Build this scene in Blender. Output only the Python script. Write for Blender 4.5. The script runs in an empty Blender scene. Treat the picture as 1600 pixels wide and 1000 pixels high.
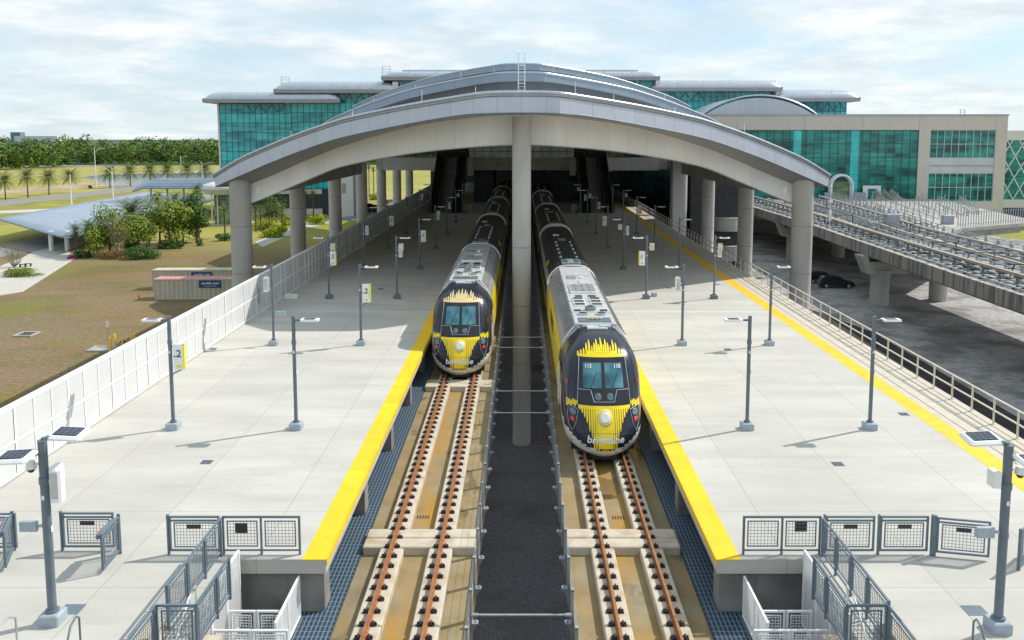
import bpy, math, random
from math import sin, cos, tan, radians as R, pi, sqrt
from mathutils import Vector, Matrix
random.seed(7)
SC = bpy.context.scene
COL = SC.collection
# ------------------------------------------------------------------ camera
F_PX = 1339.0; TH = R(6.05); HC = 11.21; VX = 815.0; CYP = 357.0; HY = 215.0
cam_d = bpy.data.cameras.new("camera"); cam = bpy.data.objects.new("camera", cam_d); COL.objects.link(cam)
cam.location = (0, 0, HC); cam.rotation_euler = (pi/2 - TH, 0, 0)
cam_d.sensor_width = 36; cam_d.lens = F_PX/1600*36
cam_d.shift_x = -(VX-800)/1600; cam_d.shift_y = -(500-CYP)/1600
cam_d.clip_start = 0.5; cam_d.clip_end = 20000
SC.camera = cam
# ------------------------------------------------------------------ world, sun, exposure
SUN_AZ = math.atan2(3.5, 1.7)          # clockwise from +Y
SUN_EL = R(46)
w = bpy.data.worlds.new("World"); SC.world = w; w.use_nodes = True
nt = w.node_tree; N = nt.nodes; L = nt.links; N.clear()
out = N.new('ShaderNodeOutputWorld'); bg = N.new('ShaderNodeBackground'); bg.inputs[1].default_value = 0.15
sky = N.new('ShaderNodeTexSky'); sky.sky_type = 'NISHITA'; sky.sun_disc = False
sky.sun_elevation = SUN_EL; sky.sun_rotation = SUN_AZ; sky.air_density = 1.0; sky.dust_density = 0.4; sky.ozone_density = 1.5
tc = N.new('ShaderNodeTexCoord'); sep = N.new('ShaderNodeSeparateXYZ'); L.new(tc.outputs['Generated'], sep.inputs[0])
def wm(op, a, b=None, clamp=False):
    n = N.new('ShaderNodeMath'); n.operation = op; n.use_clamp = clamp
    for i, v in enumerate((a, b)):
        if v is None: continue
        if isinstance(v, (int, float)): n.inputs[i].default_value = v
        else: L.new(v, n.inputs[i])
    return n.outputs[0]
zz = wm('ADD', wm('MAXIMUM', sep.outputs[2], 0.0), 0.15)
cmb = N.new('ShaderNodeCombineXYZ')
L.new(wm('DIVIDE', sep.outputs[0], zz), cmb.inputs[0]); L.new(wm('DIVIDE', sep.outputs[1], zz), cmb.inputs[1])
n1 = N.new('ShaderNodeTexNoise'); n1.inputs['Scale'].default_value = 1.0; n1.inputs['Detail'].default_value = 9; n1.inputs['Roughness'].default_value = 0.56
n1.inputs['Distortion'].default_value = 0.4
L.new(cmb.outputs[0], n1.inputs['Vector'])
rp = N.new('ShaderNodeValToRGB'); rp.color_ramp.elements[0].position = 0.36; rp.color_ramp.elements[1].position = 0.60
L.new(n1.outputs['Fac'], rp.inputs[0])
n2 = N.new('ShaderNodeTexNoise'); n2.inputs['Scale'].default_value = 2.1; n2.inputs['Detail'].default_value = 12; n2.inputs['Roughness'].default_value = .62
L.new(cmb.outputs[0], n2.inputs['Vector'])
cr = N.new('ShaderNodeValToRGB'); cr.color_ramp.elements[0].position = 0.40; cr.color_ramp.elements[1].position = 0.60
cr.color_ramp.elements[0].color = (4.1, 4.6, 4.9, 1); cr.color_ramp.elements[1].color = (5.6, 5.8, 5.85, 1)
L.new(n2.outputs['Fac'], cr.inputs[0])
mx = N.new('ShaderNodeMixRGB'); L.new(wm('MULTIPLY', rp.outputs[0], 0.93), mx.inputs[0])
mb_ = N.new('ShaderNodeMixRGB'); mb_.inputs[0].default_value = .75; L.new(sky.outputs[0], mb_.inputs[1]); mb_.inputs[2].default_value = (3.1, 4.1, 4.75, 1)
L.new(mb_.outputs[0], mx.inputs[1]); L.new(cr.outputs[0], mx.inputs[2])
# the thin blue-grey air at the very horizon
L.new(mx.outputs[0], bg.inputs[0]); L.new(bg.outputs[0], out.inputs[0])
sd = bpy.data.lights.new("sun", 'SUN'); sd.energy = 3.6; sd.angle = R(0.53); sd.color = (1.0, 0.95, 0.87)
so = bpy.data.objects.new("sun", sd); COL.objects.link(so); so.location = (60, 40, 80)
sv = Vector((sin(SUN_AZ)*cos(SUN_EL), cos(SUN_AZ)*cos(SUN_EL), sin(SUN_EL)))
so.rotation_euler = sv.to_track_quat('Z', 'Y').to_euler()
SC.view_settings.view_transform = 'Standard'; SC.view_settings.look = 'None'
SC.view_settings.exposure = 0.28; SC.view_settings.gamma = 1.0; SC.view_settings.use_curve_mapping = False
SC.cycles.max_bounces = 7; SC.cycles.diffuse_bounces = 6; SC.cycles.glossy_bounces = 3; SC.cycles.transparent_max_bounces = 6
# ------------------------------------------------------------------ real-world measuring helpers
GZ = -10.0           # ground; platform top is z = 0; rail top is z = RT
RT = -1.22
FC = F_PX/cos(TH)
def Yd(d, z):        # distance ahead for a given depth
    return (d - (HC - z)*sin(TH))/cos(TH)
def at(px, py, z=GZ):      # point on the level z
    d = FC*(HC - z)/(py - HY)
    return Vector(((px - VX)*d/F_PX, Yd(d, z), z))
def atd(px, py, d):        # point at depth d
    z = HC - (py - HY)*d/FC
    return Vector(((px - VX)*d/F_PX, Yd(d, z), z))
# ------------------------------------------------------------------ materials
def nodes(name):
    m = bpy.data.materials.new(name); m.use_nodes = True
    t = m.node_tree; b = t.nodes['Principled BSDF']
    return m, t, b
def mat(name, c, rough=0.6, metal=0.0, var=0.12, scale=2.0, bump=0.0, bscale=40, spec=None, c2=None, c2s=0.6, c2lo=.45, c2hi=.62, detail=6, coat=0, stretch=None):
    """procedural surface: base colour, slow tone variation, optional second colour in patches, fine bump"""
    m, t, b = nodes(name); n = t.nodes; l = t.links
    b.inputs['Roughness'].default_value = rough; b.inputs['Metallic'].default_value = metal
    if spec is not None: b.inputs['Specular IOR Level'].default_value = spec
    if coat: b.inputs['Coat Weight'].default_value = coat
    geo = n.new('ShaderNodeNewGeometry'); vec = geo.outputs['Position']
    if stretch:
        mp = n.new('ShaderNodeMapping'); mp.inputs['Scale'].default_value = stretch; l.new(vec, mp.inputs[0]); vec = mp.outputs[0]
    nz = n.new('ShaderNodeTexNoise'); nz.inputs['Scale'].default_value = scale; nz.inputs['Detail'].default_value = detail
    l.new(vec, nz.inputs['Vector'])
    r = n.new('ShaderNodeValToRGB'); r.color_ramp.elements[0].position = .3; r.color_ramp.elements[1].position = .7
    lo = tuple(max(0, x*(1-var)) for x in c) + (1,); hi = tuple(min(1, x*(1+var)) for x in c) + (1,)
    r.color_ramp.elements[0].color = lo; r.color_ramp.elements[1].color = hi
    l.new(nz.outputs['Fac'], r.inputs[0]); colr = r.outputs[0]
    if c2:
        nb = n.new('ShaderNodeTexNoise'); nb.inputs['Scale'].default_value = c2s; nb.inputs['Detail'].default_value = 5
        l.new(vec, nb.inputs['Vector'])
        r2 = n.new('ShaderNodeValToRGB'); r2.color_ramp.elements[0].position = c2lo; r2.color_ramp.elements[1].position = c2hi
        l.new(nb.outputs['Fac'], r2.inputs[0])
        mm = n.new('ShaderNodeMixRGB'); l.new(r2.outputs[0], mm.inputs[0]); l.new(colr, mm.inputs[1]); mm.inputs[2].default_value = (*c2, 1)
        colr = mm.outputs[0]
    l.new(colr, b.inputs['Base Color'])
    if bump:
        nn = n.new('ShaderNodeTexNoise'); nn.inputs['Scale'].default_value = bscale; nn.inputs['Detail'].default_value = 4
        l.new(geo.outputs['Position'], nn.inputs['Vector'])
        bp = n.new('ShaderNodeBump'); bp.inputs['Strength'].default_value = bump; bp.inputs['Distance'].default_value = .02
        l.new(nn.outputs['Fac'], bp.inputs['Height']); l.new(bp.outputs[0], b.inputs['Normal'])
    return m
class NB:    # small node-building helper
    def __init__(s, m): s.t = m.node_tree; s.n = s.t.nodes; s.l = s.t.links
    def put(s, v, sock):
        if isinstance(v, (int, float)): sock.default_value = v
        elif isinstance(v, tuple): sock.default_value = v
        else: s.l.new(v, sock)
    def math(s, op, a, b=0.0, c=None):
        n = s.n.new('ShaderNodeMath'); n.operation = op; s.put(a, n.inputs[0]); s.put(b, n.inputs[1])
        if c is not None: s.put(c, n.inputs[2])
        return n.outputs[0]
    def mix(s, f, a, b, mode='MIX'):
        n = s.n.new('ShaderNodeMixRGB'); n.blend_type = mode; s.put(f, n.inputs[0]); s.put(a, n.inputs[1]); s.put(b, n.inputs[2]); return n.outputs[0]
    def noise(s, vec, sc, det=5, rough=.5):
        n = s.n.new('ShaderNodeTexNoise'); n.inputs['Scale'].default_value = sc; n.inputs['Detail'].default_value = det; n.inputs['Roughness'].default_value = rough
        s.l.new(vec, n.inputs['Vector']); return n.outputs['Fac']
    def ramp(s, f, p0, p1, c0=(0,0,0,1), c1=(1,1,1,1)):
        n = s.n.new('ShaderNodeValToRGB'); e = n.color_ramp.elements; e[0].position = p0; e[1].position = p1; e[0].color = c0; e[1].color = c1
        s.l.new(f, n.inputs[0]); return n.outputs[0]
    def pos(s):
        g = s.n.new('ShaderNodeNewGeometry'); p = s.n.new('ShaderNodeSeparateXYZ'); s.l.new(g.outputs['Position'], p.inputs[0])
        return g.outputs['Position'], p.outputs[0], p.outputs[1], p.outputs[2]
    def mapping(s, v, sc):
        n = s.n.new('ShaderNodeMapping'); n.inputs['Scale'].default_value = sc; s.l.new(v, n.inputs[0]); return n.outputs[0]
    def line(s, co, period, off, halfw):      # 1 on thin lines every period
        a = s.math('ADD', co, off); a = s.math('DIVIDE', a, period); a = s.math('FRACT', a); a = s.math('SUBTRACT', a, .5); a = s.math('ABSOLUTE', a)
        return s.math('GREATER_THAN', a, .5 - halfw/period)
M = {}
def concrete_platform():
    m, t, b = nodes('platform concrete'); q = NB(m); p, x, y, z = q.pos()
    base = q.ramp(q.noise(q.mapping(p, (.16, .55, 1)), 1.0, 8, .62), .34, .68, (.44, .425, .385, 1), (.56, .545, .50, 1))
    blot = q.ramp(q.noise(q.mapping(p, (.5, .9, 1)), .8, 7, .6), .56, .75); base = q.mix(q.math('MULTIPLY', blot, .35), base, (.40, .40, .38, 1))
    cxn = q.math('FLOOR', q.math('DIVIDE', q.math('ADD', q.math('ABSOLUTE', x), -7.1), 3.45)); cyn = q.math('FLOOR', q.math('DIVIDE', q.math('ADD', y, -27.0), 4.4))
    hs = q.math('FRACT', q.math('MULTIPLY', q.math('SINE', q.math('ADD', q.math('MULTIPLY', cxn, 12.99), q.math('ADD', q.math('MULTIPLY', cyn, 78.23), q.math('MULTIPLY', q.math('SIGN', x), 3.1)))), 4375.85))
    base = q.mix(q.math('MULTIPLY', hs, .24), base, (.36, .355, .33, 1))
    strk = q.ramp(q.noise(q.mapping(p, (.35, 3.5, 1)), 1.0, 7, .65), .55, .72); base = q.mix(q.math('MULTIPLY', strk, .32), base, (.33, .32, .29, 1))
    drip = q.ramp(q.noise(p, 3.1, 8, .7), .60, .68); base = q.mix(q.math('MULTIPLY', drip, .28), base, (.28, .26, .22, 1))
    spots = q.ramp(q.noise(p, 1.7, 2), .70, .74); base = q.mix(q.math('MULTIPLY', spots, .35), base, (.38, .34, .27, 1))
    fine = q.noise(p, 30, 3); base = q.mix(.10, base, fine, 'OVERLAY')
    near = q.math('LESS_THAN', y, 26.2); wob = q.noise(q.mapping(p, (.8, 2.5, 1)), .7, 6)
    base = q.mix(q.math('MULTIPLY', near, q.math('MULTIPLY', wob, .32)), base, (.36, .355, .33, 1))
    ax = q.math('ABSOLUTE', x)
    j = q.line(ax, 3.45, -7.1+1.725+1.725, .013); k = q.line(y, 4.4, -29.2, .013)
    j = q.math('MAXIMUM', j, k)
    wide = q.math('LESS_THAN', q.math('ABSOLUTE', q.math('SUBTRACT', y, 54.6)), .09)
    base = q.mix(q.math('MULTIPLY', j, .55), base, (.22, .21, .19, 1)); base = q.mix(q.math('MULTIPLY', wide, .6), base, (.68, .67, .63, 1))
    b.inputs['Roughness'].default_value = .85
    q.l.new(base, b.inputs['Base Color'])
    bp = q.n.new('ShaderNodeBump'); bp.inputs['Strength'].default_value = .25; bp.inputs['Distance'].default_value = .01
    q.l.new(fine, bp.inputs['Height']); q.l.new(bp.outputs[0], b.inputs['Normal'])
    return m
M['plat'] = concrete_platform()
M['conc'] = mat('grey concrete', (.40, .385, .345), .85, var=.16, scale=.8, bump=.3, bscale=14, c2=(.26, .25, .22), c2s=.5, c2lo=.5, c2hi=.85)
M['conc_col'] = mat('column concrete', (.51, .49, .45), .85, var=.14, scale=.7, bump=.3, bscale=10, c2=(.30, .28, .24), c2s=.35, c2lo=.5, c2hi=.8, stretch=(1, 1, .35))
M['conc_dark'] = mat('weathered concrete', (.22, .215, .20), .9, var=.25, scale=1.3, bump=.3, bscale=12)
M['plinth'] = mat('plinth concrete', (.50, .44, .35), .85, var=.12, scale=2.2, bump=.2, bscale=25, c2=(.36, .23, .12), c2s=1.3, c2lo=.52, c2hi=.8)
def bed_mat():
    m, t, b = nodes('stained track slab'); q = NB(m); p, x, y, z = q.pos()
    base = q.ramp(q.noise(p, 1.1, 6), .3, .7, (.19, .155, .085, 1), (.28, .24, .15, 1))
    ax = q.math('ABSOLUTE', x); dx = q.math('ABSOLUTE', q.math('SUBTRACT', ax, 3.25))
    inner = q.math('LESS_THAN', dx, .42)
    st = q.ramp(q.noise(q.mapping(p, (1.2, .28, 1)), 1.0, 6, .6), .36, .62)
    fac = q.math('MULTIPLY', st, q.math('ADD', q.math('MULTIPLY', inner, .6), .36))
    base = q.mix(fac, base, (.36, .19, .025, 1))
    wet = q.ramp(q.noise(q.mapping(p, (.7, .3, 1)), .9, 4), .60, .63)
    base = q.mix(q.math('MULTIPLY', wet, .5), base, (.10, .085, .05, 1))
    q.l.new(base, b.inputs['Base Color'])
    q.l.new(q.ramp(wet, 0, 1, (.8,.8,.8,1), (.12,.12,.12,1)), b.inputs['Roughness'])
    return m
M['bed'] = bed_mat()
def tactile():
    m, t, b = nodes('yellow tactile paving'); q = NB(m); p, x, y, z = q.pos()
    base = q.ramp(q.noise(q.mapping(p, (1, 1, 1)), 1.5, 6), .3, .7, (.88, .56, .006, 1), (.93, .64, .01, 1))
    cyn = q.math('FLOOR', q.math('DIVIDE', y, 1.22)); hs = q.math('FRACT', q.math('MULTIPLY', q.math('SINE', q.math('MULTIPLY', cyn, 12.99)), 4375.85))
    base = q.mix(q.math('MULTIPLY', hs, .28), base, (.72, .36, .01, 1)); dirt = q.ramp(q.noise(q.mapping(p, (2.5, 1, 1)), 1.6, 8, .7), .52, .70)
    base = q.mix(q.math('MULTIPLY', dirt, .28), base, (.42, .28, .06, 1))
    seam = q.line(y, 1.22, 0, .01); rib = q.line(y, .0935, 0, .012)
    base = q.mix(q.math('MAXIMUM', q.math('MULTIPLY', seam, .35), q.math('MULTIPLY', rib, .22)), base, (.38, .2, .0, 1))
    b.inputs['Roughness'].default_value = .6; q.l.new(base, b.inputs['Base Color'])
    return m
M['tact'] = tactile()
M['yellow'] = mat('yellow enamel', (.86, .60, .005), .4, var=.05, scale=3, coat=.3)
M['asphalt'] = mat('dark ballast', (.27, .27, .29), .9, var=.6, scale=15.0, bump=.8, bscale=40, detail=12, c2=(.20,.19,.19), c2s=.35, c2lo=.5, c2hi=.7)
M['rail'] = mat('rusty rail steel', (.34, .12, .035), .55, metal=.35, var=.3, scale=8)
M['railtop'] = mat('worn rail head', (.42, .19, .08), .4, metal=.5, var=.2, scale=6)
M['clip'] = mat('black rail clip', (.025, .024, .026), .6, var=.3, scale=20)
M['galv'] = mat('galvanised steel', (.36, .40, .44), .45, metal=.4, var=.15, scale=3)
M['bluegrey'] = mat('blue grey paint', (.12, .165, .20), .45, var=.12, scale=3)
M['white'] = mat('white paint', (.80, .81, .81), .5, var=.05, scale=2)
M['offwhite'] = mat('cream plastic', (.60, .53, .38), .5, var=.06, scale=4)
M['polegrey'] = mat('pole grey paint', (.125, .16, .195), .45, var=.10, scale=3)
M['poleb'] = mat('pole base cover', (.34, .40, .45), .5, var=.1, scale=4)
M['lens'] = mat('dark panel glass', (.02, .025, .05), .2, var=.3, scale=20)
M['black'] = mat('black', (.015, .016, .018), .5, var=.3, scale=5)
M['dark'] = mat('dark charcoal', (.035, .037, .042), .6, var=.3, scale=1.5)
M['green'] = mat('sign green', (.16, .50, .03), .5, var=.05)
M['red'] = mat('red plastic', (.62, .05, .04), .4, var=.08)
M['orange'] = mat('orange plastic', (.75, .14, .03), .5, var=.08)
M['steelrail'] = mat('beige handrail steel', (.66, .61, .54), .5, metal=.1, var=.1, scale=3)
M['alu'] = mat('fascia panels grey', (.40, .42, .46), .42, metal=.25, var=.04, scale=.5)
def panel_seams(base, name, period, dark=.5, rough=.5, metal=0.0, var=.05, axis=0):
    m, t, b = nodes(name); q = NB(m); p, x, y, z = q.pos()
    c = q.ramp(q.noise(p, .5, 5), .3, .7, tuple(v*(1-var) for v in base)+(1,), tuple(v*(1+var) for v in base)+(1,))
    s = q.line((x, y, z)[axis], period, 0, .018)
    cell = q.math('FLOOR', q.math('DIVIDE', (x, y, z)[axis], period)); h = q.math('FRACT', q.math('MULTIPLY', q.math('SINE', q.math('MULTIPLY', cell, 12.9898)), 437.5))
    c = q.mix(q.math('MULTIPLY', h, .07), c, (.1, .1, .11, 1))
    c = q.mix(q.math('MULTIPLY', s, dark), c, (.05, .05, .055, 1))
    q.l.new(c, b.inputs['Base Color']); b.inputs['Roughness'].default_value = rough; b.inputs['Metallic'].default_value = metal
    return m
M['fascia'] = panel_seams((.50, .53, .60), 'grey fascia panels', 1.55, .35, .4, .3)
M['soffit'] = panel_seams((.33, .32, .325), 'grey soffit panels', 1.55, .3, .55)
M['beam'] = panel_seams((.86, .85, .80), 'cream beam panels', 1.55, .16, .6)
M['roofmetal'] = panel_seams((.50, .54, .60), 'standing seam roof', .6, .3, .33, .55)
M['ceil'] = mat('canopy ceiling', (.78, .77, .74), .7, var=.05)
M['band'] = panel_seams((.56, .57, .57), 'concourse edge panels', 1.5, .25, .6)
M['beige'] = mat('beige stucco', (.62, .565, .50), .85, var=.05, scale=.4, bump=.15, bscale=8)
M['wallwhite'] = mat('white stucco', (.66, .66, .64), .8, var=.04, scale=.4)
def glass(name, base, hi, vx, vz, rough=.08):
    m, t, b = nodes(name); q = NB(m); p, x, y, z = q.pos()
    cx_ = q.math('FLOOR', q.math('DIVIDE', q.math('ADD', x, y), vx)); cz = q.math('FLOOR', q.math('DIVIDE', z, vz))
    h = q.math('FRACT', q.math('MULTIPLY', q.math('SINE', q.math('ADD', q.math('MULTIPLY', cx_, 12.99), q.math('MULTIPLY', cz, 78.23))), 4375.85))
    n = q.ramp(q.noise(q.mapping(p, (.22, .22, 1.2)), .8, 6, .62), .40, .62)  # mottling mixed into the colour, partly in place of reflections
    f = q.math('ADD', q.math('MULTIPLY', h, .45), q.math('MULTIPLY', n, .62))
    c = q.mix(f, (*base, 1), (*hi, 1)); q.l.new(c, b.inputs['Base Color'])
    b.inputs['Roughness'].default_value = rough; b.inputs['Specular IOR Level'].default_value = .55
    return m
M['glassA'] = glass('teal spandrel glass', (.01, .40, .42), (.07, .66, .66), 1.62, 2.6)
M['glassB'] = glass('teal vision glass', (.005, .16, .21), (.07, .58, .60), 1.62, 2.6)
M['glassC'] = glass('green window glass', (.0, .045, .045), (.03, .36, .30), 1.8, 2.6)
M['glassD'] = glass('dark concourse glass', (.02, .07, .07), (.34, .42, .22), 1.4, 4)  # yellow-green highs paint reflections into the concourse glass
M['mull'] = mat('dark mullion', (.02, .12, .12), .4, var=.1)
M['mullw'] = mat('pale mullion', (.50, .56, .56), .4, var=.05)
# ------------------------------------------------------------------ mesh builder
class MB:
    def __init__(s): s.v = []; s.f = []; s.m = []; s.sm = []
    def add(s, vs, fs, mi=0, smooth=False):
        o = len(s.v); s.v += [tuple(v) for v in vs]
        for f in fs: s.f.append(tuple(i+o for i in f)); s.m.append(mi); s.sm.append(smooth)
        return s
    def box(s, x0, x1, y0, y1, z0, z1, mi=0):
        return s.add([(x, y, z) for z in (z0, z1) for y in (y0, y1) for x in (x0, x1)],
                     [(0,2,3,1),(4,5,7,6),(0,1,5,4),(2,6,7,3),(0,4,6,2),(1,3,7,5)], mi)
    def bev(s, x0, x1, y0, y1, z0, z1, b=.02, mi=0):     # box with chamfered vertical edges and top
        P = [(x0+b,y0),(x1-b,y0),(x1,y0+b),(x1,y1-b),(x1-b,y1),(x0+b,y1),(x0,y1-b),(x0,y0+b)]
        cx, cy = (x0+x1)/2, (y0+y1)/2
        vs = [(x,y,z0) for x,y in P]+[(x,y,z1-b) for x,y in P]
        vs += [(x+(b if x<cx else -b), y+(b if y<cy else -b), z1) for x,y in P]
        fs = [tuple(reversed(range(8))), tuple(range(16,24))]
        for k in (0,8):
            for i in range(8): j=(i+1)%8; fs.append((k+i,k+j,k+8+j,k+8+i))
        return s.add(vs, fs, mi)
    def bar(s, a, b, w, h=None, mi=0, up=(0,0,1)):
        h = h or w; a = Vector(a); b = Vector(b); d = (b-a)
        if d.length < 1e-6: return s
        d.normalize(); u = Vector(up)
        if abs(d.dot(u)) > .98: u = Vector((0,1,0))
        r = d.cross(u).normalized(); u = r.cross(d)
        vs = [p + r*sx*w/2 + u*sz*h/2 for p in (a, b) for sx, sz in ((-1,-1),(1,-1),(1,1),(-1,1))]
        return s.add(vs, [(0,1,2,3),(7,6,5,4),(0,4,5,1),(1,5,6,2),(2,6,7,3),(3,7,4,0)], mi)
    def tube(s, pts, r, n=8, mi=0, caps=True):
        pts = [Vector(p) for p in pts]; rs = r if isinstance(r, (list, tuple)) else [r]*len(pts)
        rings = []; prev = None
        for i, p in enumerate(pts):
            d = (pts[min(i+1, len(pts)-1)] - pts[max(i-1, 0)])
            if d.length < 1e-7: d = Vector((0,0,1))
            d.normalize(); u = prev if prev is not None else (Vector((0,0,1)) if abs(d.z) < .9 else Vector((0,1,0)))
            a = d.cross(u).normalized(); b = a.cross(d).normalized(); prev = b
            rings.append([p + (a*cos(2*pi*k/n) + b*sin(2*pi*k/n))*rs[i] for k in range(n)])
        vs = [v for rg in rings for v in rg]; fs = []
        for i in range(len(rings)-1):
            for k in range(n):
                j = (k+1) % n; fs.append((i*n+k, i*n+j, (i+1)*n+j, (i+1)*n+k))
        s.add(vs, fs, mi, True)
        if caps: s.add(rings[0], [tuple(range(n))], mi); s.add(rings[-1], [tuple(reversed(range(n)))], mi)
        return s
    def cyl(s, x, y, z0, z1, r, n=24, mi=0, r1=None):
        return s.tube([(x,y,z0),(x,y,z1)], [r, r1 if r1 is not None else r], n, mi)
    def poly(s, pts, z0, z1, mi=0):       # flat polygon extruded between two heights
        n = len(pts); a = sum(pts[i][0]*pts[(i+1)%n][1]-pts[(i+1)%n][0]*pts[i][1] for i in range(n))
        if a < 0: pts = list(reversed(pts))
        vs = [(p[0],p[1],z0) for p in pts]+[(p[0],p[1],z1) for p in pts]
        fs = [tuple(reversed(range(n))), tuple(range(n,2*n))]+[(i,(i+1)%n,n+(i+1)%n,n+i) for i in range(n)]
        return s.add(vs, fs, mi)
    def sheet(s, pts, mi=0):
        n = len(pts); a = sum(pts[i][0]*pts[(i+1)%n][1]-pts[(i+1)%n][0]*pts[i][1] for i in range(n))
        if a < 0: pts = list(reversed(pts))
        return s.add(pts, [tuple(range(n))], mi)
    def strip(s, A, B, mi=0, smooth=False):
        n = len(A); return s.add(list(A)+list(B), [(i,i+1,n+i+1,n+i) for i in range(n-1)], mi, smooth)
    def grid(s, rows, mi=0, smooth=True):
        n = len(rows[0]); vs = [v for r in rows for v in r]
        return s.add(vs, [(i*n+k, i*n+k+1, (i+1)*n+k+1, (i+1)*n+k) for i in range(len(rows)-1) for k in range(n-1)], mi, smooth)
    def ball(s, c, r, n=8, mi=0, sz=1.0):
        c = Vector(c); rows = []
        for i in range(n//2+1):
            a = pi*i/(n//2) - pi/2
            rows.append([(c.x+r*cos(a)*cos(2*pi*k/n), c.y+r*cos(a)*sin(2*pi*k/n), c.z+r*sz*sin(a)) for k in range(n+1)])
        return s.grid(rows, mi)
    def tf(s, fn): s.v = [tuple(fn(Vector(v))) for v in s.v]; return s
    def build(s, name, mats, parent=None, world=False, sol=0):
        me = bpy.data.meshes.new(name)
        vs = s.v
        if world and parent is not None:
            r = parent
            while r.parent: r = r.parent
            o = r.location; vs = [(v[0]-o.x, v[1]-o.y, v[2]-o.z) for v in vs]
        me.from_pydata(vs, [], s.f)
        if not isinstance(mats, (list, tuple)): mats = [mats]
        for m in mats: me.materials.append(M[m] if isinstance(m, str) else m)
        me.polygons.foreach_set('material_index', s.m); me.polygons.foreach_set('use_smooth', s.sm)
        me.update()
        ob = bpy.data.objects.new(name, me); COL.objects.link(ob)
        if parent is not None: ob.parent = parent
        if sol:
            md = ob.modifiers.new('thickness', 'SOLIDIFY'); md.thickness = sol; md.offset = -1
        return ob
def tag(o, label=None, cat=None, group=None, kind=None):
    if label: o['label'] = label
    if cat: o['category'] = cat
    if group: o['group'] = group
    if kind: o['kind'] = kind
    return o
def thing(name, label, cat, loc=(0,0,0), rz=0, group=None):
    o = bpy.data.objects.new(name, None); COL.objects.link(o); o.location = loc; o.rotation_euler = (0,0,rz); o.empty_display_size = .3
    return tag(o, label, cat, group)
def struct(name, mb, m): o = mb.build(name, m); o['kind'] = 'structure'; return o
def copy_tree(o, parent=None):
    c = o.copy(); COL.objects.link(c); c.parent = parent
    for ch in list(o.children): copy_tree(ch, c)
    return c
def place(o, loc, rz=0, label=None, sx=None):
    o.location = loc; o.rotation_euler = (0,0,rz)
    if label: o['label'] = label
    if sx: o.scale = (sx, sx, sx) if isinstance(sx, (int, float)) else sx
    return o
def text_mb(s, size, shear=0.0, extrude=0.004, bold=0.0, mi=0):
    cu = bpy.data.curves.new('t', 'FONT'); cu.body = s; cu.size = size; cu.shear = shear; cu.align_x = 'CENTER'; cu.align_y = 'CENTER'; cu.extrude = extrude; cu.offset = bold; cu.resolution_u = 3
    ob = bpy.data.objects.new('t', cu); COL.objects.link(ob); bpy.context.view_layer.update()
    dg = bpy.context.evaluated_depsgraph_get(); me = ob.evaluated_get(dg).to_mesh()
    mb = MB(); mb.add([v.co.copy() for v in me.vertices], [tuple(p.vertices) for p in me.polygons], mi)
    ob.evaluated_get(dg).to_mesh_clear(); bpy.data.objects.remove(ob); bpy.data.curves.remove(cu)
    return mb
ORD = ['first','second','third','fourth','fifth','sixth','seventh','eighth','ninth','tenth','eleventh','twelfth','thirteenth','fourteenth','fifteenth']
def lerp_tab(tab, t):
    for (a, va), (b, vb) in zip(tab, tab[1:]):
        if t <= b: return va + (vb-va)*(t-a)/(b-a) if b > a else va
    return tab[-1][1]
def smooth_tab(tab, t):   # catmull-rom through the table
    n = len(tab)
    for i in range(n-1):
        if t <= tab[i+1][0] or i == n-2:
            x0, y0 = tab[i]; x1, y1 = tab[i+1]; u = (t-x0)/(x1-x0)
            m0 = (tab[i+1][1]-tab[i-1][1])/(tab[i+1][0]-tab[i-1][0]) if i > 0 else 0
            m1 = (tab[i+2][1]-tab[i][1])/(tab[i+2][0]-tab[i][0]) if i < n-2 else (y1-y0)/(x1-x0)
            h = x1-x0
            return (2*u**3-3*u*u+1)*y0 + (u**3-2*u*u+u)*h*m0 + (-2*u**3+3*u*u)*y1 + (u**3-u*u)*h*m1
# ================================================================== the ground and other setting
YE = at(800, 874, 0).y          # the near end of the island part of both platforms
def ground_mat():
    m, t, b = nodes('dry grass'); q = NB(m); p, x, y, z = q.pos()
    a = q.ramp(q.noise(q.mapping(p, (.5, 1, 1)), .11, 9, .62), .36, .62, (.20, .125, .052, 1), (.125, .105, .022, 1))
    grey = q.ramp(q.noise(q.mapping(p, (.4, 1, 1)), .07, 9, .68), .47, .60); a = q.mix(q.math('MULTIPLY', grey, .6), a, (.225, .165, .105, 1))
    green = q.ramp(q.noise(p, .05, 8, .65), .50, .62); a = q.mix(q.math('MULTIPLY', green, .55), a, (.17, .17, .022, 1))
    far = q.ramp(q.math('DIVIDE', y, 400), .38, .46); g2 = q.ramp(q.noise(q.mapping(p, (.35, 1, 1)), .05, 6), .35, .65, (.24, .25, .03, 1), (.34, .29, .08, 1))
    a = q.mix(far, a, g2)
    fn = q.noise(p, 2.2, 12, .78); a = q.mix(.6, a, q.ramp(fn, .3, .7), 'OVERLAY')
    q.l.new(a, b.inputs['Base Color']); b.inputs['Roughness'].default_value = .95
    bp = q.n.new('ShaderNodeBump'); bp.inputs['Strength'].default_value = .6; bp.inputs['Distance'].default_value = .12
    q.l.new(fn, bp.inputs['Height']); q.l.new(bp.outputs[0], b.inputs['Normal'])
    return m
M['ground'] = ground_mat()
M['lawn'] = mat('lawn', (.22, .225, .02), .95, var=.3, scale=.12, bump=.5, bscale=6, c2=(.23, .175, .07), c2s=.05)
M['path'] = mat('pale path', (.47, .45, .40), .9, var=.08, scale=.5)
M['road'] = mat('asphalt road', (.23, .225, .22), .9, var=.1, scale=.3)
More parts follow.
